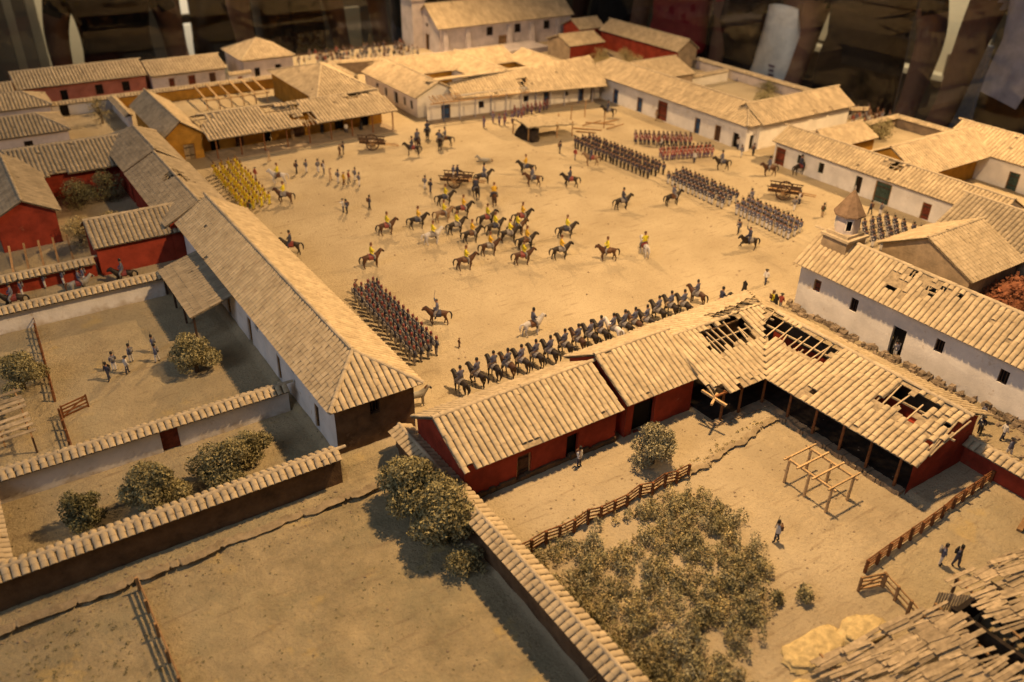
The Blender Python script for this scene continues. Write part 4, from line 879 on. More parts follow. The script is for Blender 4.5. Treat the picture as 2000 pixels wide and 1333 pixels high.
for k, (x, y) in enumerate([(104,134),(110,133.5),(116,131),(118,136),(101.5,131.5),(113,138)]):
    tree('%s dry bush from the west in the garden behind the east house' % ['second','third','fifth','sixth','first','fourth'][k], x, y, 2.4, 2.1, 30+k, 'leaf_gold', per=120, group='dry bushes in the far garden')
tree('small green bush in the bright right-hand court', 106.6, 53.6, 1.0, 0.8, 40, 'leaf_gold', per=200)
tree('pale bush beside the south end of the south-east house', 103.4, 46.8, 1.2, 1.1, 41, 'leaf_gold', per=200)
tree('lone little bush right of the thicket', 35.9, 20.9, 0.9, 0.62, 42, 'leaf_olive', per=420)
tree('tiny bush between thicket and lone bush', 34.4, 21.6, 0.9, 0.55, 43, 'leaf_olive', per=420)
def thicket():
    rnd = np.random.default_rng(5); poly = [(22.7,32.4),(30,32.4),(35.6,32.5),(37.4,30.6),(37.3,27.4),(36.0,23.8),(33.0,21.4),(29.4,20.2),(27.4,17.4),(22.9,13)]
    def inside(x, y):
        c = False; j = len(poly)-1
        for i in range(len(poly)):
            xi, yi = poly[i]; xj, yj = poly[j]
            if (yi > y) != (yj > y) and x < (xj-xi)*(y-yi)/(yj-yi)+xi: c = not c
            j = i
        return c
    groups = {'leaf_olive': [], 'leaf_gold': [], 'leaf_grey': []}
    n = 0
    while n < 1150:
        x = rnd.uniform(22.7, 38.2); y = rnd.uniform(12, 32.8)
        if not inside(x+rnd.normal()*.5, y+rnd.normal()*.5): continue
        if x < 22.7: continue
        if vnoise(np.array([x*.55]), np.array([y*.55]), 77)[0] < 0.19: n += 1; continue
        n += 1; r = rnd.uniform(.22,.5); h = rnd.uniform(.3,1.05)
        k = 'leaf_gold' if rnd.random() < .24 else ('leaf_grey' if rnd.random() < .42 else 'leaf_olive')
        groups[k].append(((x, y, gz(x, y)+h*.55), (r, r, h*.6)))
    for k, cl in groups.items():
        o = put('thicket', leaves_mesh('thicket', cl, 480, 0.095, k, rnd))
        tag(o, {'leaf_olive': 'olive undergrowth filling the fenced garden patch', 'leaf_gold': 'straw-coloured tufts among the garden undergrowth', 'leaf_grey': 'grey-green tufts among the garden undergrowth'}[k], 'undergrowth', None, 'stuff')
    cl = []
    for _ in range(900):
        q_ = rnd.random()
        if q_ < .45: x = rnd.uniform(-7, 2.0); y = rnd.uniform(24, 43)
        elif q_ < .75: x = rnd.uniform(2.5, 19); y = rnd.uniform(22, 43)
        else: x = rnd.uniform(-8, 18); y = rnd.uniform(42.8, 46.2) if rnd.random() < .5 else rnd.uniform(46.3, 56)
        r = rnd.uniform(.03,.15)*(1 if q_ < .45 else .6); cl.append(((x, y, gz(x, y)+r*.4), (r, r, r*rnd.uniform(.5,1.2))))
    tag(put('weeds', leaves_mesh('weeds', cl, 1500, 0.055, 'leaf_dark', rnd)), 'low scattered weeds on the field at the lower left', 'weeds', None, 'stuff')
    cl = []
    for _ in range(140):
        x = rnd.uniform(23, 49); y = rnd.uniform(33.0, 34.2)+(x-37)*0.1*(x > 37); r = rnd.uniform(.04,.14); cl.append(((x, y, gz(x, y)+r*.3), (r, r, r)))
    tag(put('weeds', leaves_mesh('weeds', cl, 900, 0.09, 'leaf_gold', rnd)), 'dry weeds along the yard ledge by the rail fence', 'weeds', None, 'stuff')
thicket()
def rocks(label, pts, seed, matn='stone'):
    rnd = random.Random(seed); b = MB()
    for (x, y, r) in pts:
        z = gz(x, y); q = [rnd.uniform(.6,1.2)*r for _ in range(10)]
        b.hexa([(x-q[0],y-q[1],z-.2),(x+q[2],y-q[3],z-.2),(x+q[4],y+q[5],z-.2),(x-q[6],y+q[7],z-.2),
                (x-q[0]*.6,y-q[1]*.6,z+q[8]*.6),(x+q[2]*.6,y-q[3]*.7,z+q[9]*.6),(x+q[4]*.7,y+q[5]*.6,z+q[8]*.7),(x-q[6]*.6,y+q[7]*.6,z+q[9]*.5)])
    tag(b.build('pebbles', matn), label, 'pebbles', None, 'stuff')
rr = random.Random(4)
rocks('clods and stones scattered over the square', [(rr.uniform(26,94), rr.uniform(48,114), rr.choice([.04,.05,.06,.09,.13])) for _ in range(420)], 1, 'adobe')
rocks('clods along the foot of the mud walls', [(rr.uniform(-6,20), rr.choice([rr.gauss(46.0,.3), rr.gauss(43.9,.3), rr.uniform(26,43)]), rr.choice([.03,.04,.06,.1])) for _ in range(240)], 2, 'adobe')
rocks('stones along the alley between stable and chapel', [(rr.uniform(57.5,63.6), rr.uniform(12,47), rr.choice([.08,.12,.2,.28])) for _ in range(260)], 3, 'stone')
rocks('clods in the red house yard', [(rr.uniform(23,54), rr.uniform(19,38), rr.choice([.03,.05,.07,.1])) for _ in range(300)], 4, 'adobe')
YEL= [(38.4,82.85,'R','bay'),(42.2,82.58,'R','black'),(41.6,77.94,'R','white'),(45.69,82.75,'R','tan'),(48.44,82.9,'R','black'),(48.37,87.1,'R','black'),(45.25,79.01,'R','black'),(45.51,76.04,'R','black'),(49.42,79.06,'R','black'),(48.85,76.48,'R','black'),(45.43,72.14,'R','bay'),(41.4,70.47,'R','bay'),(33.3,76.16,'R','bay'),(53.75,84.43,'U','bay'),(31.99,97.99,'L','bay'),(33.73,104.78,'L','white'),(53.16,77.32,'R','black'),(50.84,74.93,'R','bay'),(49.16,73.97,'R','black'),(49.71,71.39,'R','black'),(47.23,68.33,'R','bay'),(55.3,71.53,'R','black'),(51.47,67.38,'R','black'),(55.5,64.45,'L','bay'),(59.78,63.35,'U','white'),(63.1,91.2,'L','black')]
BLU= [(27.3,83.55,'L','black'),(33.21,61.87,'L','bay'),(66.3,74.89,'R','black'),(72.53,72.68,'R','black'),(65.31,84.27,'L','black'),(61.35,87.09,'L','bay'),(70.59,58.29,'G','black'),(39.67,55.62,'R','white'),(57.44,49.53,'R','black'),(56.42,91.14,'R','black'),(52.93,87.33,'U','black'),(59.82,107.25,'L','black'),(53.7,105.84,'L','black'),(55.92,108.48,'U','bay'),(59.19,111.54,'U','black'),(58.43,106.45,'U','black'),(72.79,89.45,'L','tan'),(87.21,78.89,'L','black'),(89.59,106.6,'L','black'),(90.97,73.8,'L','bay'),(95.08,72.04,'R','black')]
ROW= [(29.31,50.98),(31.08,51.3),(32.83,51.5),(34.07,51.19),(35.4,51.12),(36.91,51.14),(38.35,51.03),(40.08,51.26),(41.61,51.33),(43.03,51.38),(44.27,51.46),(45.52,51.22),(46.82,51.18),(47.93,51.04),(49.18,50.82),(51.3,51.57),(52.98,51.7),(54.25,51.27),(56.82,52.13)]
FOOT= [(5.5,68.05,'navy',200),(6.24,69.45,'blue',90),(7.04,68.38,'white',20),(7.74,70.04,'blue',120),(9.59,68.89,'blue',180),(9.75,70.58,'blue',180),(37.11,107.23,'dark',0),(38.36,106.94,'blue',0),(39.78,106.33,'blue',40),(40.19,105.39,'white',0),(39.86,102.41,'tan',0),(40.41,101.2,'blue',0),(40.73,100.14,'poncho',0),(41.6,100.49,'red',0),(42.6,100.77,'blue',0),(42.27,98.78,'blue',0),(36.94,91.73,'white',180),(37.11,91.07,'dark',180),(39.96,90.85,'dark',0),(35.68,113.81,'tan',0),(44.86,110.85,'brown',0),(45.65,111.41,'dark',0),(48.97,93.46,'blue',0),(48.98,91.98,'navy',0),(72.29,96.09,'dark',0),(85.59,60.35,'green',0),(84.3,63.6,'blue',0),(81.75,68.3,'blue',180),(73.01,62.09,'dark',180),(65.92,51.47,'white',180),(62.31,51.03,'robe',0),(62.5,47.62,'yellow',0),(62.64,47.29,'robe',0),(62.91,46.87,'red',0),(91.31,57.82,'dark',90),(92.12,56.95,'blue',90),(38.29,25.25,'white',150),(45.66,18.09,'blue',-60),(46.38,17.47,'navy',-100),(31.77,38.16,'white',-90),(29.31,71.28,'tan',0),(31.07,70.19,'navy',0),(95.24,101.31,'tan',180),(95.91,84.2,'white',180),(93.62,81.31,'blue',180),(95.61,80.91,'dark',0),(49.91,119.91,'white',-90),(46.81,121.74,'robe',-90),(72.44,92.64,'red',0),(86.43,90.38,'white',0),(86.29,91.01,'red',180),(86.05,83.01,'white',180),(41.89,120.91,'tan',-90),(52.58,120.42,'robe',-90),(32.82,57.22,'brown',0),(64.54,35.18,'blue',180),(31.71,107.75,'red',0),(86.46,64.65,'white',90),(27.25,96.67,'green',0)]
PURP= [(69.38,112.05),(72.06,113.62),(72.16,111.97),(74.04,113.1),(74.49,111.87),(76.57,113.23),(78.4,114.48),(79.64,115.11),(79.88,114.29),(81.3,115.16),(81.55,114.33),(82.82,114.97),(83.61,115.2),(76.86,114.71),(76.53,112.28),(72.71,111.34)]
ALLEY= [(0.08,87.47),(1.12,85.86),(1.65,88.24),(3.72,87.72),(5.38,87.6),(7.19,87.14)]
# ------------------------------------------------------------------ figures
def skin_mesh(name, verts, edges, rad, mats, pick, subs=1, root=0, extra=None, fat=1.22):
    rad = [tuple(a*fat for a in q) if isinstance(q, tuple) else q*fat for q in rad]
    me = bpy.data.meshes.new(name+'_cage'); me.from_pydata(verts, edges, []); o = bpy.data.objects.new(name+'_cage', me); COL.objects.link(o)
    o.modifiers.new('skin', 'SKIN').use_smooth_shade = True
    for k, v in enumerate(me.skin_vertices[0].data): 
        r = rad[k]; v.radius = (r, r) if not isinstance(r, tuple) else r; v.use_root = (k == root); v.use_loose = False
    if subs: o.modifiers.new('sub', 'SUBSURF').levels = subs
    dg = bpy.context.evaluated_depsgraph_get(); ev = o.evaluated_get(dg); out = bpy.data.meshes.new_from_object(ev); out.name = name
    bpy.data.objects.remove(o); bpy.data.meshes.remove(me)
    V = [tuple(v.co) for v in out.vertices]; F = [tuple(p.vertices) for p in out.polygons]; idx = [pick(p.center, p.normal) for p in out.polygons]
    bpy.data.meshes.remove(out)
    if extra:
        for (b, mi) in extra:
            i = len(V); V += b.v; F += [tuple(i+k for k in f) for f in b.f]; idx += [mi]*len(b.f)
    me = bpy.data.meshes.new(name); me.from_pydata(V, [], F); me.update()
    for x in mats: me.materials.append(MAT[x])
    me.polygons.foreach_set('material_index', idx); me.polygons.foreach_set('use_smooth', [True]*len(F))
    return me
def recolour(me, mats):
    c = me.copy()
    for k, x in enumerate(mats): c.materials[k] = MAT[x]
    return c
# slots: 0 boots 1 trousers 2 coat 3 skin 4 hat 5 belts 6 pack/gun
SLOT0 = ['p_black','p_white','p_navy','skin','p_black','p_white','p_grey']
def soldier_mesh(pose='stand', hat='shako', gun=True, pack=True):
    st = 0.16 if pose == 'march' else 0.03
    v = [(0,0,.92),(0,0,1.15),(0,0,1.36),(0.01,0,1.5),(.03,0,1.62)]; r = [.13,.125,(.15,.12),.06,.105]; e = [(0,1),(1,2),(2,3),(3,4)]
    for sg in (1,-1):
        i = len(v); s = st*sg
        v += [(s*.3,.1*sg,.8),(s*.7,.11*sg,.45),(s-.04,.11*sg,.1),(s+.12,.12*sg,.045)]; r += [.095,.072,.055,.05]; e += [(0,i),(i,i+1),(i+1,i+2),(i+2,i+3)]
        i = len(v)
        if gun and sg < 0: v += [(0,.2*sg,1.38),(.02,.27*sg,1.12),(.18,.2*sg,1.22)]
        elif pose == 'aim': v += [(0.04,.2*sg,1.38),(.26,.18*sg,1.32),(.48,.04*sg,1.42)]
        else: v += [(0,.2*sg,1.38),(-.04-s*.4,.26*sg,1.12),(.08-s*.8,.24*sg,.9)]
        r += [.075,.058,.045]; e += [(2,i),(i,i+1),(i+1,i+2)]
    i = len(v)
    if hat == 'shako': v += [(.03,0,1.74),(.04,0,1.96)]; r += [.10,.125]; e += [(4,i),(i,i+1)]
    elif hat == 'brim': v += [(.03,0,1.75)]; r += [.09]; e += [(4,i)]
    def pick(c, n):
        if hat and c.z > 1.70: return 4
        if c.z > 1.50 and abs(c.y) < .14: return 3
        if c.z < .16: return 0
        if c.z < .86 and abs(c.y) < .19: return 1
        if n.x > .5 and abs(c.y+ (c.z-1.2)*.5) < .05 and 1.0 < c.z < 1.42: return 5
        return 2
    ex = []
    if pack: b = MB(); b.box(-.30,-.14,-.14,.14,1.08,1.42); b.tube([(-.22,-.19,1.48),(-.22,.19,1.48)],[.06,.06],6); ex.append((b, 6))
    if gun:
        b = MB()
        if pose == 'aim': b.tube([(.1,-.05,1.42),(1.1,0,1.5)],[.025,.018],5)
        else: b.tube([(.17,-.2,1.0),(.02,-.19,2.15)],[.03,.018],5)
        ex.append((b, 6))
    if hat == 'brim': b = MB(); b.tube([(.03,0,1.70),(.03,0,1.725)],[.2,.2],10); ex.append((b, 4))
    return skin_mesh('soldier', v, e, r, SLOT0, pick, 1, 0, ex)
def robe_mesh():
    b = MB(); b.tube([(0,0,0),(0,0,.3),(0,0,.9),(0,0,1.3),(0,0,1.48)],[.33,.30,.22,.19,.08],10)
    v = [(0,0,1.3),(0,0,1.5),(.02,0,1.63),(0,.19,1.34),(.1,.2,1.1),(0,-.19,1.34),(.1,-.2,1.1)]; e = [(0,1),(1,2),(0,3),(3,4),(0,5),(5,6)]; r = [.14,.07,.11,.075,.06,.075,.06]
    me = skin_mesh('robed', v, e, r, SLOT0, lambda c, n: 3 if (c.z > 1.5 and n.x > .2) else (4 if c.z > 1.5 else 2), 1, 0, [(b, 2)])
    return me
S_STAND = soldier_mesh(); S_MARCH = soldier_mesh('march'); S_AIM = soldier_mesh('aim', 'brim', True, False); S_CIV = soldier_mesh('march', 'brim', False, False); S_ROBE = robe_mesh()
def rider_mesh(hat='shako', sword=False):
    v = [(-.05,0,1.50),(-.03,0,1.70),(0,0,1.93),(.01,0,2.07),(.04,0,2.19)]; r = [.14,.13,(.155,.125),.06,.105]; e = [(0,1),(1,2),(2,3),(3,4)]
    for sg in (1,-1):
        i = len(v); v += [(.04,.17*sg,1.42),(.26,.35*sg,1.18),(.13,.37*sg,.82),(.27,.38*sg,.76)]; r += [.10,.082,.06,.045]; e += [(0,i),(i,i+1),(i+1,i+2),(i+2,i+3)]
        i = len(v)
        if sword and sg < 0: v += [(.02,.2*sg,1.95),(.15,.32*sg,2.05),(.2,.36*sg,2.32)]
        else: v += [(0,.2*sg,1.95),(.08,.29*sg,1.72),(.32,.12*sg,1.62)]
        r += [.075,.06,.045]; e += [(2,i),(i,i+1),(i+1,i+2)]
    i = len(v); v += [(.04,0,2.30),(.05,0,2.50 if hat == 'shako' else 2.34)]; r += [.10,.125 if hat == 'shako' else .09]; e += [(4,i),(i,i+1)]
    def pick(c, n):
        if c.z > 2.27: return 4
        if c.z > 2.08 and abs(c.y) < .14: return 3
        if c.z < .98: return 0
        if c.z < 1.46: return 1
        if n.x > .5 and abs(c.y) < .05 and 1.55 < c.z < 2.0: return 5
        return 2
    ex = []
    if sword: b = MB(); b.tube([(.2,-.36,2.32),(.1,-.42,2.95)],[.022,.012],5); ex.append((b, 6))
    return skin_mesh('rider', v, e, r, SLOT0, pick, 1, 0, ex)
RID = rider_mesh(); RID_SW = rider_mesh('cap', True)
def horse_mesh(pose='walk'):
    v = [(-.60,0,1.12),(-.2,0,1.08),(.28,0,1.10),(.52,0,1.16),(.76,0,1.45),(.92,0,1.70),(1.07,0,1.64),(1.28,0,1.42)]
    r = [.27,(.26,.28),(.28,.30),.235,.165,.13,.11,.075]; e = [(0,1),(1,2),(2,3),(3,4),(4,5),(5,6),(6,7)]
    if pose == 'down': v = [(a,b,c-.75) for a,b,c in v]
    for sg in (1,-1): i = len(v); v += [(.91,.07*sg,1.84+(-.75 if pose=='down' else 0))]; r += [.03]; e += [(5,i)]
    F = {'walk': [((.46,.92),(.60,.52),(.42,.22),(.44,.05)), ((.44,.92),(.42,.50),(.36,.14),(.42,.04))],
         'stand': [((.45,.92),(.47,.50),(.46,.14),(.52,.04))]*2,
         'gallop': [((.55,1.0),(.90,.95),(1.12,.72),(1.2,.66)), ((.5,1.0),(.82,.78),(.72,.5),(.66,.44))],
         'down': [((.5,.25),(.8,.1),(1.0,.06),(1.1,.05))]*2}[pose]
    H = {'walk': [((-.58,.88),(-.80,.54),(-.86,.15),(-.80,.04)), ((-.62,.88),(-.70,.52),(-.58,.14),(-.52,.04))],
         'stand': [((-.62,.88),(-.80,.54),(-.74,.14),(-.68,.04))]*2,
         'gallop': [((-.62,.9),(-.72,.5),(-.62,.14),(-.56,.04)), ((-.66,.9),(-.88,.54),(-.92,.16),(-.86,.05))],
         'down': [((-.6,.25),(-.8,.1),(-1.0,.06),(-1.1,.05))]*2}[pose]
    for k, sg in enumerate((1,-1)):
        for (L, a, r0) in ((F[k], 3 if pose != 'down' else 2, .115), (H[k], 0, .15)):
            i = len(v); off = .16*sg if pose != 'down' else -.25-.12*k
            v += [(p[0], off, p[1]) for p in L]; r += [r0,.064,.048,.055]; e += [(a,i),(i,i+1),(i+1,i+2),(i+2,i+3)]
    i = len(v); d = -.75 if pose == 'down' else 0
    v += [(-.88,0,1.22+d),(-1.08,0,1.20+d),(-1.20,0,.92+max(d,-.7)),(-1.14,0,.52+max(d,-.45))]; r += [.06,.075,.085,.03]; e += [(0,i),(i,i+1),(i+1,i+2),(i+2,i+3)]
    def pick(c, n):
        if c.z < .10: return 1
        if c.x < -.98: return 2
        if c.x > .6 and c.z > 1.45 and n.x < -.25: return 2
        return 0
    return skin_mesh('horse', v, e, r, ['h_bay','p_black','p_black'], pick, 1, 1, fat=1.1)
HW = horse_mesh('walk'); HS = horse_mesh('stand'); HG = horse_mesh('gallop'); HD = horse_mesh('down')
def saddle_mesh():
    b = MB(); n = 8; rows = []
    for x in (-.32, .0, .2):
        rows.append([(x, .325*math.cos(math.pi*(k/n*1.5-.25))*1.02, 1.10+.325*math.sin(math.pi*(k/n*1.5-.25))*1.02) for k in range(n+1)])
    for a, c in zip(rows, rows[1:]):
        for k in range(n): b.face([a[k], a[k+1], c[k+1], c[k]])
    return b.mesh('saddle_cloth', 'p_red', True)
SAD = saddle_mesh(); SADS = [recolour(SAD, [c]) for c in ('p_maroon','p_navy','p_grey','p_brown')]
_cache = {}
def var(me, mats):
    k = (me.name, tuple(mats))
    if k not in _cache: _cache[k] = recolour(me, mats)
    return _cache[k]
HC = {'black': ('h_black','p_black','p_black'), 'bay': ('h_bay','p_black','p_black'), 'tan': ('h_tan','p_black','h_bay'), 'white': ('h_white','p_grey','h_white'), 'grey': ('h_grey','p_black','p_brown')}
ORD = ['first','second','third','fourth','fifth','sixth','seventh','eighth','ninth','tenth','eleventh','twelfth','thirteenth','fourteenth','fifteenth','sixteenth','seventeenth','eighteenth','nineteenth','twentieth','twenty-first','twenty-second','twenty-third','twenty-fourth','twenty-fifth','twenty-sixth']
ANG = {'R': -14, 'L': 150, 'U': 70, 'G': 160, 'D': -110}
HCN = {'black': 'black', 'bay': 'brown', 'tan': 'tan', 'white': 'white', 'grey': 'grey'}
def place(name, me, label, cat, x, y, ang, group=None, s=1.0, z=None):
    if z is None: x, y = adj(x, y)
    o = put(name, me); o.location = (x, y, gz(x, y)+0.01 if z is None else z); o.rotation_euler = (0, 0, R(ang)); o.scale = (s*1.06, s*1.06, s*1.04)
    return tag(o, label, cat, group)
def mounted(x, y, face, hc, rm, rl, hl, grp, pose=None, base=RID, ang=None, sad=0, s=1.12):
    a = (ANG[face] if ang is None else ang)+random.uniform(-9, 9); hm = {'walk': HW, 'stand': HS, 'gallop': HG}[pose or ('gallop' if face == 'G' else random.choice(['walk','walk','stand']))]
    x, y = adj(x, y); z = gz(x, y)+.01
    h = thing('horse', hl, 'horse', (x, y, z), 'horses of '+grp, R(a)); h.scale = (s, s, s)
    put('body', var(hm, HC[hc]), h); put('saddle_cloth', SADS[sad], h)
    p = place('person', var(base, rm), rl, 'person', x, y, a, grp, s, z+(.12 if hm is HG else 0))
C_YEL = ['p_black','p_grey','p_yellow','skin','p_brown','p_white','p_grey']; C_ORA = ['p_black','p_grey','p_orange','skin','p_brown','p_white','p_grey']
C_CAV = ['p_black','p_tan','p_blue','skin','p_black','p_tan','p_grey']; C_BLU = ['p_black','p_grey','p_blue','skin','p_black','p_white','p_grey']; C_NAV = ['p_black','p_navy','p_navy','skin','p_black','p_grey','p_grey']
order = sorted(range(len(YEL)), key=lambda k: YEL[k][0]*0.83-YEL[k][1]*0.56)
for n_, k in enumerate(order):
    x, y, f, hc = YEL[k]; cn = 'orange-yellow' if k % 3 == 1 else 'yellow'
    mounted(x, y, f, hc, C_ORA if k % 3 == 1 else C_YEL, '%s %s-coated rider counted from the left in the square' % (ORD[n_], cn), '%s horse of the %s yellow-coated rider counted from the left' % (HCN[hc], ORD[n_]), 'yellow-coated riders in the square', sad=(k % 4))
order = sorted(range(len(BLU)), key=lambda k: BLU[k][0]*0.83-BLU[k][1]*0.56)
for n_, k in enumerate(order):
    x, y, f, hc = BLU[k]
    mounted(x, y, f, hc, C_BLU if k % 2 else C_NAV, '%s dark-coated single rider counted from the left in the square' % ORD[n_], '%s horse of the %s dark-coated single rider from the left' % (HCN[hc], ORD[n_]), 'dark-coated single riders', base=RID_SW if k in (1, 6) else RID, sad=(k % 4))
for n_, (x, y) in enumerate(ROW):
    hc = 'white' if n_ == 11 else ('bay' if n_ % 5 == 3 else 'black')
    mounted(x, y, 'U', hc, C_CAV if n_ % 3 else C_BLU, '%s rider from the left in the cavalry line behind the red house' % ORD[n_], '%s horse, %s from the left in the cavalry line behind the red house' % (HCN[hc], ORD[n_]), 'cavalry line behind the red house', ang=100, sad=2, s=1.04)
for n_, (x, y) in enumerate([(0.7, 85.4), (6.6, 85.6), (10.6, 85.5)]):
    mounted(x, y, 'L', ['black','grey','black'][n_], C_BLU, '%s rider from the left in the alley behind the upper yard wall' % ORD[n_], '%s horse, %s from the left in the alley behind the upper yard wall' % (['black','grey','black'][n_], ORD[n_]), 'riders in the alley', ang=175 if n_ != 1 else -5)
FC = {'navy': ['p_black','p_navy','p_navy','skin','p_black','p_navy','p_black'], 'blue': ['p_black','p_white','p_blue','skin','p_black','p_white','p_grey'], 'white': ['p_black','p_navy','p_white','skin','p_black','p_white','p_brown'],
      'dark': ['p_black','p_black','p_navy','skin','p_black','p_white','p_brown'], 'tan': ['p_brown','p_tan','p_tan','skin','p_brown','p_tan','p_brown'], 'poncho': ['p_brown','p_brown','p_orange','skin','p_brown','p_orange','p_brown'],
      'red': ['p_black','p_grey','p_red','skin','p_black','p_white','p_grey'], 'brown': ['p_black','p_brown','p_brown','skin','p_brown','p_brown','p_brown'], 'green': ['p_black','p_tan','p_green','skin','p_black','p_white','p_brown'],
      'robe': ['p_black','p_black','p_black','skin','p_black','p_black','p_black'], 'yellow': ['p_black','p_grey','p_yellow','skin','p_brown','p_yellow','p_brown']}
FL = ['navy figure standing closest to the camera in the dim left yard','blue-coated figure behind the navy one in the dim left yard','white-shirted drummer in the dim left yard','blue-coated figure beyond the white-shirted one in the left yard','near one of two walkers by the round yard tree','far one of two walkers by the round yard tree',
 'dark figure leftmost in the group below the yellow porch','blue soldier second in the group below the yellow porch','blue soldier with musket third below the yellow porch','white-coated soldier fourth below the yellow porch','slim tan figure left of the poncho man','blue soldier next to the poncho man','man in orange poncho below the yellow porch','red-clad figure beside the poncho man','blue soldier right of the poncho man','front blue soldier right of the poncho man',
 'white-coated man aiming a gun to the left','dark soldier standing beside the aiming man','lone dark soldier with musket on the empty ground','tan figure walking by the yellow soldiers','brown seated-looking figure by the tilted cart','dark figure behind the brown one by the tilted cart','blue soldier left of the open wagon','short navy soldier left of the open wagon','lone dark figure near the thatched shelter','green-coated figure alone near the chapel spire','blue figure behind the boat-shaped cart','blue officer behind the third infantry block','dark officer in front of the third infantry block','white-clothed man walking near the chapel front','black robed figure near the stable ridge','yellow-clothed one of three people at the stable corner','dark robed one of three people at the stable corner','red-clothed one of three people at the stable corner','dark figure left of two by the green gate','blue figure right of two by the green gate','white-belted sentry with musket beside the thicket','blue soldier facing the plank sheds','navy soldier beside the blue one near the plank sheds','white-coated sentry at the red house door','tan figure behind the grey-packed infantry','navy officer behind the grey-packed infantry','tan person before the big red gate','white figure at the corner of the east house','blue figure by the corner of the east house','dark figure by the corner of the east house','woman in white under the yellow porch','dark robed person seated under the yellow porch','red-coated drummer before the riders','white-coated officer between the red ranks','red drummer between the red ranks','white-coated officer before the second red rank','tan person at the yellow porch doorway','dark robed person at the last porch door','small brown dog-like crouching figure before the cavalry line','blue figure in the chapel doorway','red-capped figure near the yellow soldiers','white figure by the boat-shaped cart','green officer at the end of the yellow infantry']
for k, (x, y, c, a) in enumerate(FOOT):
    lb = FL[k] if k < len(FL) else 'lone standing figure'
    me = S_ROBE if c == 'robe' else (S_AIM if k in (16,) else (S_CIV if c in ('tan','poncho','brown','red') or k in (2,29,46) else (S_STAND if k % 2 else S_MARCH)))
    place('person', var(me, FC[c]), lb, 'person', x, y, a+random.uniform(-15, 15), None, 0.94 if k != 54 else 0.55)
MASS = []
def block(name, label, grp, A, B, C, n, m, mats, ang, me=None, sx=0.92, jit=0.05):
    """n files from A to B, m ranks stepping toward C"""
    A = Vector(A); B = Vector(B); C = Vector(C); mass = name == 'mass'
    for j in range(m):
        for i in range(n):
            p = A+(B-A)*(i/(n-1))+(C-A)*(j/max(1, m-1)); x = p.x+random.gauss(0, jit); y = p.y+random.gauss(0, jit)
            if mass: MASS.append((x, y, ang+random.uniform(-6, 6), sx, mats)); continue
            place('person', var(me or S_STAND, mats), label % (ORD[i], ORD[j]), 'person', x, y, ang+random.uniform(-6, 6), grp, sx*random.uniform(.97, 1.03))
block('mass', 'black-trousered infantryman in the long rank beside the thatched shelter', 'first infantry block', (75.5,96.8), (76.3,81.6), (78.3,96.9), 21, 3, ['p_black','p_black','p_navy','skin','p_black','p_tan','p_brown'], 180)
block('mass', 'white-trousered infantryman in the middle block of the long line', 'second infantry block', (77.2,78.6), (77.0,68.7), (80.0,78.9), 14, 3, ['p_black','p_white','p_navy','skin','p_black','p_white','p_brown'], 180)
block('b', 'white-trousered infantryman nearest the chapel, %s from the far end in the %s rank', 'third infantry block', (77.2,66.4), (76.8,58.0), (79.8,66.9), 13, 3, ['p_black','p_white','p_blue','skin','p_black','p_white','p_brown'], 180)
block('mass', 'dark-coated infantryman behind the chapel belfry', 'fourth infantry block', (83.4,55.0), (83.4,50.4), (89.8,54.6), 5, 6, ['p_black','p_white','p_navy','skin','p_black','p_white','p_brown'], 180)
block('mass', 'red-coated infantryman in the rank nearest the long white east house', 'far red rank', (84.4,93.6), (90.6,88.6), (85.2,94.6), 13, 2, ['p_black','p_navy','p_maroon','skin','p_black','p_white','p_grey'], -130)
block('mass', 'red-coated infantryman in the nearer of the two red ranks', 'near red rank', (82.8,86.0), (90.0,83.5), (83.4,87.2), 13, 2, ['p_black','p_purple','p_red','skin','p_black','p_white','p_grey'], -110)
block('b', 'grey-packed infantryman, %s from the far end in the %s rank counted from the square', 'near infantry block', (30.9,70.4), (30.4,57.2), (28.6,70.0), 15, 4, ['p_black','p_grey','p_navy','skin','p_maroon','p_white','p_grey'], 0, None, 0.98)
block('b', 'yellow infantryman, %s from the porch end in the %s rank counted from the square', 'yellow infantry block', (31.0,113.6), (30.2,98.6), (27.8,112.6), 13, 4, ['p_brown','p_yellow','p_yellow','skin','p_brown','p_yellow','p_orange'], 0, S_MARCH, 0.86)
for k, (x, y) in enumerate(PURP):
    MASS.append((x, y, 200, .92, ['p_black','p_purple','p_purple' if k < 6 else 'p_maroon','skin','p_maroon','p_white','p_grey'])); continue
    place('person', var(S_STAND, ['p_black','p_purple','p_purple' if k < 6 else 'p_maroon','skin','p_maroon','p_white','p_grey']), 'purple-coated soldier in the loose group left of the thatched shelter' if k < 6 or k > 12 else 'maroon-coated soldier in the row behind the thatched shelter', 'person', x, y, 200, 'purple soldiers by the shelter' if k < 6 or k > 12 else 'maroon row behind the shelter', .92)
for k, (x, y) in enumerate(ALLEY):
    if k in (0, 1): continue
    place('person', var(S_STAND, FC['blue']), '%s foot soldier from the left against the red alley wall' % ORD[k-2], 'person', x, y, 180, 'soldiers in the alley', .94)
h_ = thing('horse', 'pale grey riderless horse at the front corner of the long house', 'horse', (25.4, 51.2, gz(25.4,51.2)), None, R(-10)); put('body', var(HS, HC['grey']), h_)
h_ = thing('horse', 'fallen grey horse lying on the ground above the wagon', 'horse', (60.9, 98.3, 0.02), None, R(150)); put('body', var(HD, HC['grey']), h_)
for k, (x, y) in enumerate([(62,25.4),(61.2,23.2),(60.4,24.6),(59.6,21.8),(61.6,20.6)]):
    place('person', var(S_CIV, FC[['blue','white','dark','blue','white'][k]]), '%s from the front in the cluster of people in the alley below the chapel' % ORD[4-k], 'person', x, y, random.uniform(0,360), 'people in the alley below the chapel', .94)
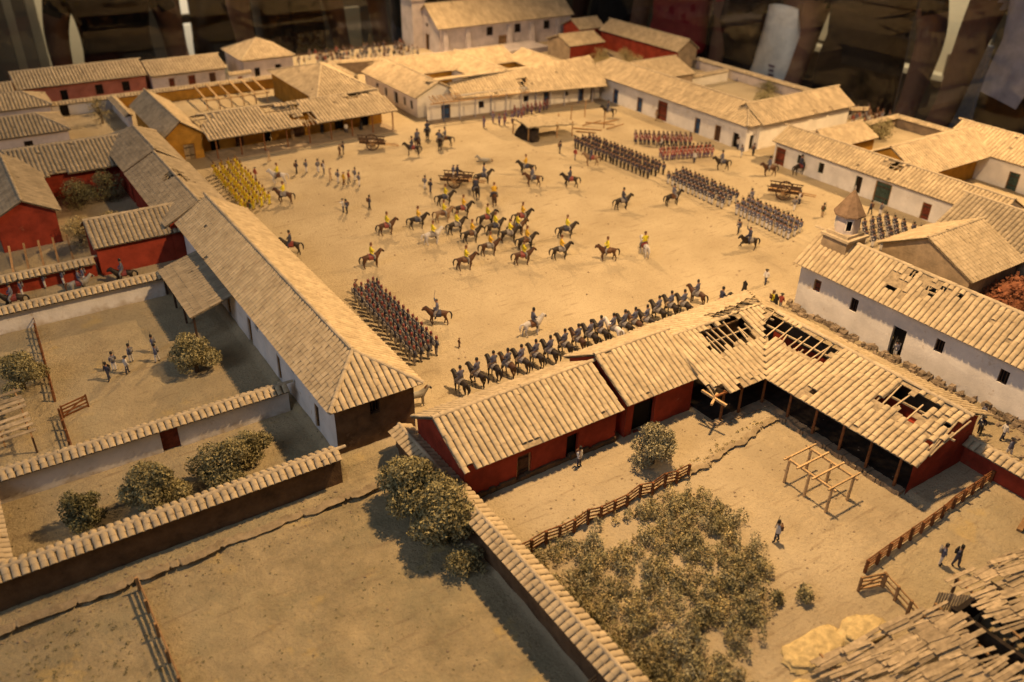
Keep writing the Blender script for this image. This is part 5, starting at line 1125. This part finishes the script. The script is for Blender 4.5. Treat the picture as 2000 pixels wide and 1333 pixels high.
def crowd(label, pts, seed):
    rnd = random.Random(seed); V = []; F = []; idx = []; mats = ['p_black','p_white','p_navy','skin','p_brown','p_tan','p_grey','p_red','p_yellow','p_blue']
    src = [S_STAND, S_CIV]
    dat = [([tuple(v.co) for v in m.vertices], [tuple(p.vertices) for p in m.polygons], [p.material_index for p in m.polygons]) for m in src]
    for (x, y) in pts:
        v, f, mi = rnd.choice(dat); a = rnd.uniform(0, 6.28); c, s = math.cos(a), math.sin(a); z = gz(x, y); i = len(V); k = rnd.uniform(.9, 1.1); cm = rnd.choice([1,2,6,7,9,2,4,0,2,4])
        V += [(x+(p[0]*c-p[1]*s)*k, y+(p[0]*s+p[1]*c)*k, z+p[2]*k) for p in v]; F += [tuple(i+q for q in t) for t in f]; idx += [cm if q == 2 else q for q in mi]
    me = bpy.data.meshes.new('crowd'); me.from_pydata(V, [], F); me.update()
    for m in mats: me.materials.append(MAT[m])
    me.polygons.foreach_set('material_index', idx); tag(put('crowd', me), label, 'crowd', None, 'stuff')
def mass():
    sv = np.array([tuple(v.co) for v in S_STAND.vertices]); sf = [tuple(p.vertices) for p in S_STAND.polygons]; si = [p.material_index for p in S_STAND.polygons]
    ml = sorted({c for q in MASS for c in q[4]}); V = []; F = []; I = []; n = 0
    for (x, y, a, s, mats) in MASS:
        c, d = math.cos(R(a)), math.sin(R(a)); V.append(sv@np.array([[c,d,0],[-d,c,0],[0,0,1]])*s*np.array([1.06,1.06,1.04])+np.array([x, y, gz(x, y)+.01]))
        F += [tuple(n+k for k in f) for f in sf]; I += [ml.index(mats[k]) for k in si]; n += len(sv)
    me = bpy.data.meshes.new('infantry'); me.from_pydata(np.concatenate(V).tolist(), [], F); me.update()
    for m in ml: me.materials.append(MAT[m])
    me.polygons.foreach_set('material_index', I); me.polygons.foreach_set('use_smooth', [True]*len(F))
    tag(put('infantry', me), 'ranks of infantry drawn up along the east and north sides of the square', 'infantry', None, 'stuff')
mass()
rr = random.Random(11)
crowd('dense crowd of tiny figures before the far church', [(rr.uniform(63,84), rr.uniform(155,169)) for _ in range(110)]+[(rr.uniform(58.5,61), rr.uniform(148,166)) for _ in range(12)], 2)
crowd('small crowd of tiny figures at the far east edge', [(rr.uniform(121,127.6), rr.uniform(80.6,87)) for _ in range(26)], 3)
# ------------------------------------------------------------------ carts, shelter, timber on the square
def wheel(t, c, r, ax):
    b = MB(); ax = Vector(ax).normalized(); u = ax.cross(Vector((0,0,1))).normalized(); v = u.cross(ax); n = 16; c = Vector(c)
    for k in range(n):
        a0 = 2*math.pi*k/n; a1 = 2*math.pi*(k+1)/n; p = [c+(u*math.cos(a)+v*math.sin(a))*q for a in (a0, a1) for q in (r, r*.84)]
        w_ = ax*.06; b.hexa([p[0]-w_,p[2]-w_,p[3]-w_,p[1]-w_,p[0]+w_,p[2]+w_,p[3]+w_,p[1]+w_])
    o = b.build('wheel', 'wood_dark', t)
    b = MB()
    for k in range(8): a = 2*math.pi*k/8; b.beam(c, c+(u*math.cos(a)+v*math.sin(a))*r*.9, .07, .07)
    b.tube([c-ax*.14, c+ax*.14], [.13,.13], 8); b.build('spokes', 'wood', o)
def cart(label, x, y, ang, L=3.2, Wd=1.7, tip=0.0, load=None, sides=0.7):
    z = gz(x, y); t = thing('cart', label, 'cart', (x, y, z), None, R(ang)); h = 0.85
    dz = lambda px: h+px*tip
    b = MB(); b.hexa([(-L/2,-Wd/2,dz(-L/2)),(L/2,-Wd/2,dz(L/2)),(L/2,Wd/2,dz(L/2)),(-L/2,Wd/2,dz(-L/2)),(-L/2,-Wd/2,dz(-L/2)+.1),(L/2,-Wd/2,dz(L/2)+.1),(L/2,Wd/2,dz(L/2)+.1),(-L/2,Wd/2,dz(-L/2)+.1)]); b.build('bed', 'wood', t)
    for sg in (1,-1):
        b = MB(); y_ = sg*Wd/2
        b.beam((-L/2-.2,y_*1.4,dz(-L/2)+sides+.1),(L/2+.2,y_*1.4,dz(L/2)+sides),.09,.11)
        for k in range(8): px = -L/2+L*k/7; b.beam((px,y_,dz(px)),(px,y_*1.4,dz(px)+sides),.07,.07)
        b.face([(-L/2,y_,dz(-L/2)+.05),(L/2,y_,dz(L/2)+.05),(L/2,y_*1.3,dz(L/2)+sides*.7),(-L/2,y_*1.3,dz(-L/2)+sides*.7)])
        b.build('side_rail', 'wood_dark', t); wheel(t, (0, sg*(Wd/2+.26), .95), .95, (0,1,0))
    b = MB(); b.tube([(0,-Wd/2-.34,.95),(0,Wd/2+.34,.95)],[.07,.07],6); b.build('axle', 'wood_dark', t)
    for sg in (1,-1): b = MB(); b.beam((L/2-.1,sg*.35,dz(L/2)),(L/2+2.0,sg*.3,dz(L/2)+2.0*tip-.1),.1,.1); b.build('shaft', 'wood', t)
    if load: blob('load', load[0], load[1], (x, y, z+h+.1), (1.0,.55,.35), 'p_tan', 9, 8)
cart('tilted two-wheeled cart below the yellow porch', 50.2, 111.6, -20, 3.6, 1.3, -0.12, ('bundled tan load on the tilted cart', 'bundle'))
cart('open two-wheeled wagon with people in the middle of the square', 53.0, 92.4, -48, 3.8, 1.5, 0.05, ('tan sacks inside the open wagon', 'bundle'))
cart('boat-shaped two-wheeled cart in front of the south-east house', 86.6, 67.3, -58, 3.8, 1.5, 0.03, ('pale sacks inside the boat-shaped cart', 'bundle'))
for k, (dx, dy) in enumerate([(0.0,0.7),(0.5,0.5)]): place('person', var(S_CIV, FC['navy' if k else 'blue']), '%s passenger standing in the open wagon' % ['left','right'][k], 'person', 53.0+dx, 92.4+dy, 0, None, .9, 0.95)
def shelter():
    t = thing('shelter', 'thatched shelter on poles with dark inside in the far square', 'shelter', (75, 104.4, 0))
    b = MB(); n = 14; g = []
    for i in range(n+1):
        row = []
        for j in range(7):
            u = i/n; v = j/6; x = 71.4+u*8.2-v*0.4+0*u; y = 107.6-v*5.2-u*1.2; z = 2.0-0.5*(1-v)*0+0.35*math.sin(math.pi*v)*.6+0.1*random.uniform(-1,1)-0.55*u*(1-v)*.4
            row.append((x, y, z+.35*(1-u)))
        g.append(row)
    for i in range(n):
        for j in range(6): b.face([g[i][j], g[i+1][j], g[i+1][j+1], g[i][j+1]]); b.face([tuple(Vector(p)-Vector((0,0,.18))) for p in (g[i][j+1], g[i+1][j+1], g[i+1][j], g[i][j])])
    part('thatch', b, 'thatch', t, True)
    for (x, y) in [(71.6,107.2),(71.4,102.8),(76.2,102.2),(79.2,106),(78.6,101.6)]: b = MB(); b.tube([(x,y,-.2),(x,y,2.3)],[.1,.09],6); part('pole', b, 'wood', t)
blob('shelter_dark_mouth', 'black rounded hump painting the dark mouth of the thatched shelter', 'dark opening', (72.6,104.6,0), (1.5,2.6,1.9), 'char_shade', 12, am=.3)  # black hump added to paint the dark opening under the thatch
shelter()
for k, (a, c, nm) in enumerate([((81,104.6,.12),(84.2,101.4,.12),'long log lying nearest the thatched shelter'),((83,104.8,.12),(85.6,103.4,.9),'log propped up among the loose timber'),((84.6,106,.12),(87.8,102.8,.12),'log lying across the loose timber near the posts'),((86.4,104.4,.12),(90,104.6,.12),'pale log at the far end of the loose timber'),((80.4,103,.12),(82.6,100.8,.12),'short log beside the shelter pole'),((85.4,101.6,.12),(88.4,101.2,.5),'short raised log at the near end of the timber')]):
    b = MB(); b.tube([a, c], [.11,.09], 7); tag(b.build('log', 'wood'), nm, 'log', 'loose timber by the shelter')
for k, (x, y, h) in enumerate([(82.7,107.4,2.6),(86.4,108.6,2.8),(85.4,102.4,2.6)]):
    b = MB(); b.tube([(x,y,-.2),(x+.1,y,h)], [.1,.08], 7); tag(b.build('post', 'wood'), ['left upright pole beyond the thatched shelter','tallest upright pole beside the loose timber','near upright pole among the loose timber'][k], 'post', 'poles by the loose timber')
for k, (x, y) in enumerate([(73.4,104.6),(74.6,105.2)]): place('person', var(S_CIV, FC['brown']), '%s cook crouching inside the thatched shelter' % ['left','right'][k], 'person', x, y, 0, None, .8)
# bench-like stakes at the right frame edge
b = MB(); b.beam((52.6,16.9,gz(52.6,16.9)+.1),(56.0,17.6,1.3),.35,.3); tag(b.build('beam', 'wood'), 'thick slanting beam leaning at the right frame edge', 'beam')
# ------------------------------------------------------------------ display table, glass case, hall and visitors
b = MB(); b.box(-41,129.4,1,172.8,-8,-2.6); o = b.build('display_table', 'wood_dark'); o['kind'] = 'structure'
b = MB(); b.box(128.7,129.4,1,172.8,-2.6,0.25); b.box(-41,128.7,172.1,172.8,-2.6,0.25); o = b.build('table_rim', 'wood_dark'); o['kind'] = 'structure'
mat('hall_floor', (0.05, 0.036, 0.028), rough=0.5, var=0.2, scale=0.05, bump=0); mat('hall_wall', (0.085, 0.066, 0.048), var=0.25, scale=0.02, bump=0); mat('panel_beige', (0.36, 0.30, 0.21), var=0.12, scale=0.05, bump=0)
mat('panel_white', (0.72, 0.66, 0.60), var=0.06, scale=0.05, bump=0); mat('v_dark', (0.012, 0.010, 0.010), var=0.3, scale=0.3, bump=0); mat('v_jeans', (0.05, 0.055, 0.09), var=0.3, scale=0.4, bump=0)
mat('v_red', (0.32, 0.03, 0.035), var=0.2, scale=0.3, bump=0); mat('v_lilac', (0.50, 0.46, 0.52), var=0.25, scale=0.5, bump=0); mat('v_skin', (0.16, 0.08, 0.055), var=0.1, bump=0); mat('v_bag', (0.82, 0.76, 0.70), rough=0.45, var=0.2, scale=0.4, bump=0)
mat('v_cyan', (0.06, 0.28, 0.36), bump=0); mat('v_print', (0.18, 0.12, 0.17), bump=0, var=0.6, scale=0.9)
b = MB(); b.face([(-150,60,-42),(420,60,-42),(420,420,-42),(-150,420,-42)]); o = b.build('hall_floor', 'hall_floor'); o['kind'] = 'structure'
b = MB(); b.face([(-160,330,-42),(430,330,-42),(430,330,120),(-160,330,120)]); b.face([(330,-60,-42),(330,430,-42),(330,430,120),(330,-60,120)]); o = b.build('hall_wall', 'hall_wall'); o['kind'] = 'structure'
def panel(label, x0, x1, y, z0, z1, m, cat='panel', th=1.5):
    b = MB(); b.box(x0, x1, y, y+th, z0, z1); tag(b.build('display_panel', m), label, cat)
panel('pale beige wall panel at the top left corner', 23, 42, 240, -42, 60, 'panel_beige')
panel('upper white information board behind the dark visitor', 55.5, 62.5, 236, -1.5, 40, 'panel_white'); panel('lower white information board behind the dark visitor', 56, 63.5, 236, -16, -4, 'panel_white')
panel('thin pale strip leftmost in the hall, built for a frame reflection', 16.2, 17.8, 215, -42, 60, 'panel_beige'); panel('second thin pale strip left of the beige panel, built for a frame reflection', 20.4, 22.2, 215, -42, 60, 'panel_beige')  # solid strips painting the reflection of a display frame
panel('pale beige panel seen between visitors left of the far church', 93.6, 99, 222, -42, -1.0, 'panel_beige')
def xpanel(label, y0, y1, x, z0, z1, m, th=1.5):
    b = MB(); b.box(x, x+th, y0, y1, z0, z1); tag(b.build('display_panel', m), label, 'panel')
xpanel('lit beige showcase panel in the upper right', 121, 139, 225, -14, 60, 'panel_beige'); xpanel('lit beige panel behind the carrier bag', 164, 184, 225, -13, 60, 'panel_beige')
xpanel('pale grey upright strip right of the lit showcase panel', 95.5, 100, 178, -42, 4, 'cloth_grey')
b = MB(); b.box(221,226,119,186,-15.4,-14.1); tag(b.build('shelf', 'panel_beige'), 'pale ledge under the lit beige panels', 'shelf')
b = MB(); b.box(221,224,121,129,-14,-8.5); tag(b.build('exhibit', 'wood_dark'), 'dark exhibit on the ledge of the lit beige panel', 'exhibit')
def visitor(label, x, y, ang, top, legs, s=1.0, skinm='v_skin', shorts=False, arm=0):
    """museum visitor, 1.7 m tall at the table's scale (44 units to the metre), standing on the hall floor"""
    k = 44*s; v = [(0,0,.95),(0,0,1.12),(0,0,1.32),(0,0,1.47),(.02,0,1.60)]; r = [.155,.14,(.16,.19),.06,.10]; e = [(0,1),(1,2),(2,3),(3,4)]
    for sg in (1,-1):
        i = len(v); v += [(0,.09*sg,.84),(.01,.10*sg,.48),(-.02,.10*sg,.09),(.13,.11*sg,.05)]; r += [.10,.07,.05,.045]; e += [(0,i),(i,i+1),(i+1,i+2),(i+2,i+3)]
        i = len(v); h_ = (.05,.27*sg,.86) if not arm else (.3,.12*sg,1.05)
        v += [(0,.21*sg,1.38),(-.02,.27*sg,1.12),h_,(h_[0]+.05,h_[1],h_[2]-.09)]; r += [.07,.055,.04,.04]; e += [(2,i),(i,i+1),(i+1,i+2),(i+2,i+3)]
        for q in (-.025,.0,.025): j = len(v); v += [(h_[0]+.08,h_[1]+q,h_[2]-.16)]; r += [.012]; e += [(i+3,j)]
    cut = .55 if shorts else 0.0
    def pick(c, n):
        z = c.z/k
        if z > 1.66: return 3
        if z > 1.46: return 2
        if abs(c.y/k) > .2 and z < 1.22: return 2
        if z > .93: return 0
        if z < cut: return 2
        return 1
    v = [(a*k, b2*k, c2*k) for a, b2, c2 in v]; r = [(q[0]*k, q[1]*k) if isinstance(q, tuple) else q*k for q in r]
    me = skin_mesh('visitor', v, e, r, [top, legs, skinm, 'v_dark'], pick, 2, fat=1.1)
    o = put('person', me); o.location = (x, y, -42); o.rotation_euler = (0, 0, R(ang)); return tag(o, label, 'visitor')
visitor('visitor in black clothes behind the far left houses', 33.5, 196, -100, 'v_dark', 'v_dark', 0.92)
visitor('dim visitor at the top left corner of the frame', -6, 202, -90, 'v_dark', 'v_dark', 0.95)
visitor('visitor in dark clothes left of the pale gap by the church', 71, 198, -80, 'v_dark', 'v_dark', 1.0)
visitor('visitor in blue jeans beside the far church', 105, 198, -95, 'v_dark', 'v_jeans', 1.0)
visitor('dark visitor standing behind the middle of the far edge', 60.5, 212, -90, 'v_dark', 'v_dark', 1.0)
visitor('visitor in red shirt behind the far red house', 152, 157, 200, 'v_red', 'v_dark', 0.92)
visitor('dark visitor beside the red-shirted one', 150, 176, 200, 'v_dark', 'v_dark', 1.0)
visitor('black-clad visitor in front of the lit panels', 152, 106, 190, 'v_dark', 'v_dark', 1.02)
visitor('visitor carrying the white bag', 160, 144, 190, 'v_dark', 'v_dark', 1.0)
visitor('visitor in lilac shirt at the right frame edge', 150, 70, 185, 'v_lilac', 'v_dark', 1.12)
def bag():
    t = thing('carrier_bag', 'white plastic carrier bag with small print held at the far edge', 'bag', (147, 123, -5)); V = []; F = []; n = 16; hs = [-7.5,-6,-3,1,5,10,15]; ws = [1.2,3.6,4.8,5.2,5.0,4.4,3.4]
    for i, (z, w_) in enumerate(zip(hs, ws)):
        for j in range(n):
            a = 2*math.pi*j/n; k = 1+.12*math.sin(a*3+i)+.06*math.sin(a*7+i*2); V.append((1.8*math.cos(a)*k, w_*math.sin(a)*k+.4*math.sin(i), z))
    for i in range(len(hs)-1):
        for j in range(n): F.append((i*n+j, i*n+(j+1)%n, (i+1)*n+(j+1)%n, (i+1)*n+j))
    put('bag_body', np_mesh('bag_body', V, F, 'v_bag', True), t)
    b = MB()
    for k, (y, z, w_, h_) in enumerate([(-1.6,3.6,1.6,.5),(-1.7,2.7,1.2,.5),(-1.8,1.8,1.4,.5),(-2.2,-.5,.8,2.2),(-3.0,-2.0,.8,3.0)]): b.hexa([(-2.35,y-w_/2,z),(-2.35,y+w_/2,z),(-2.3,y+w_/2,z),(-2.3,y-w_/2,z),(-2.35,y-w_/2,z+h_),(-2.35,y+w_/2,z+h_),(-2.3,y+w_/2,z+h_),(-2.3,y-w_/2,z+h_)])
    b.build('print', 'v_print', t)
bag()
g = bpy.data.materials.new('clear_glass'); g.use_nodes = True; nt = g.node_tree; nt.nodes.clear()
ou = nt.nodes.new('ShaderNodeOutputMaterial'); mxs = nt.nodes.new('ShaderNodeMixShader'); tr = nt.nodes.new('ShaderNodeBsdfTransparent'); gl = nt.nodes.new('ShaderNodeBsdfGlossy'); fr = nt.nodes.new('ShaderNodeFresnel')
fr.inputs[0].default_value = 1.5; gl.inputs['Roughness'].default_value = 0.01; gl.inputs[0].default_value = (1,1,1,1); tr.inputs[0].default_value = (.92,.94,.92,1)
nt.links.new(fr.outputs[0], mxs.inputs[0]); nt.links.new(tr.outputs[0], mxs.inputs[1]); nt.links.new(gl.outputs[0], mxs.inputs[2]); nt.links.new(mxs.outputs[0], ou.inputs[0]); MAT['glass'] = g
gc = thing('glass_case', 'clear glass case round the far and east edges of the table', 'glass case', (129, 172, 0))
def pane(a, c):
    b = MB(); (x0, y0), (x1, y1) = a, c
    b.face([(x0,y0,.2),(x1,y1,.2),(x1,y1,46),(x0,y0,46)]); part('glass_pane', b, 'glass', gc)
pane((-40,172.4), (62,172.4)); pane((62.3,172.4), (129,172.4)); pane((129,172.2), (129,82.2)); pane((129,81.8), (129,2))
b = MB(); b.box(128.97,129.03,81.95,82.05,.2,46); part('glass_joint', b, 'iron', gc)
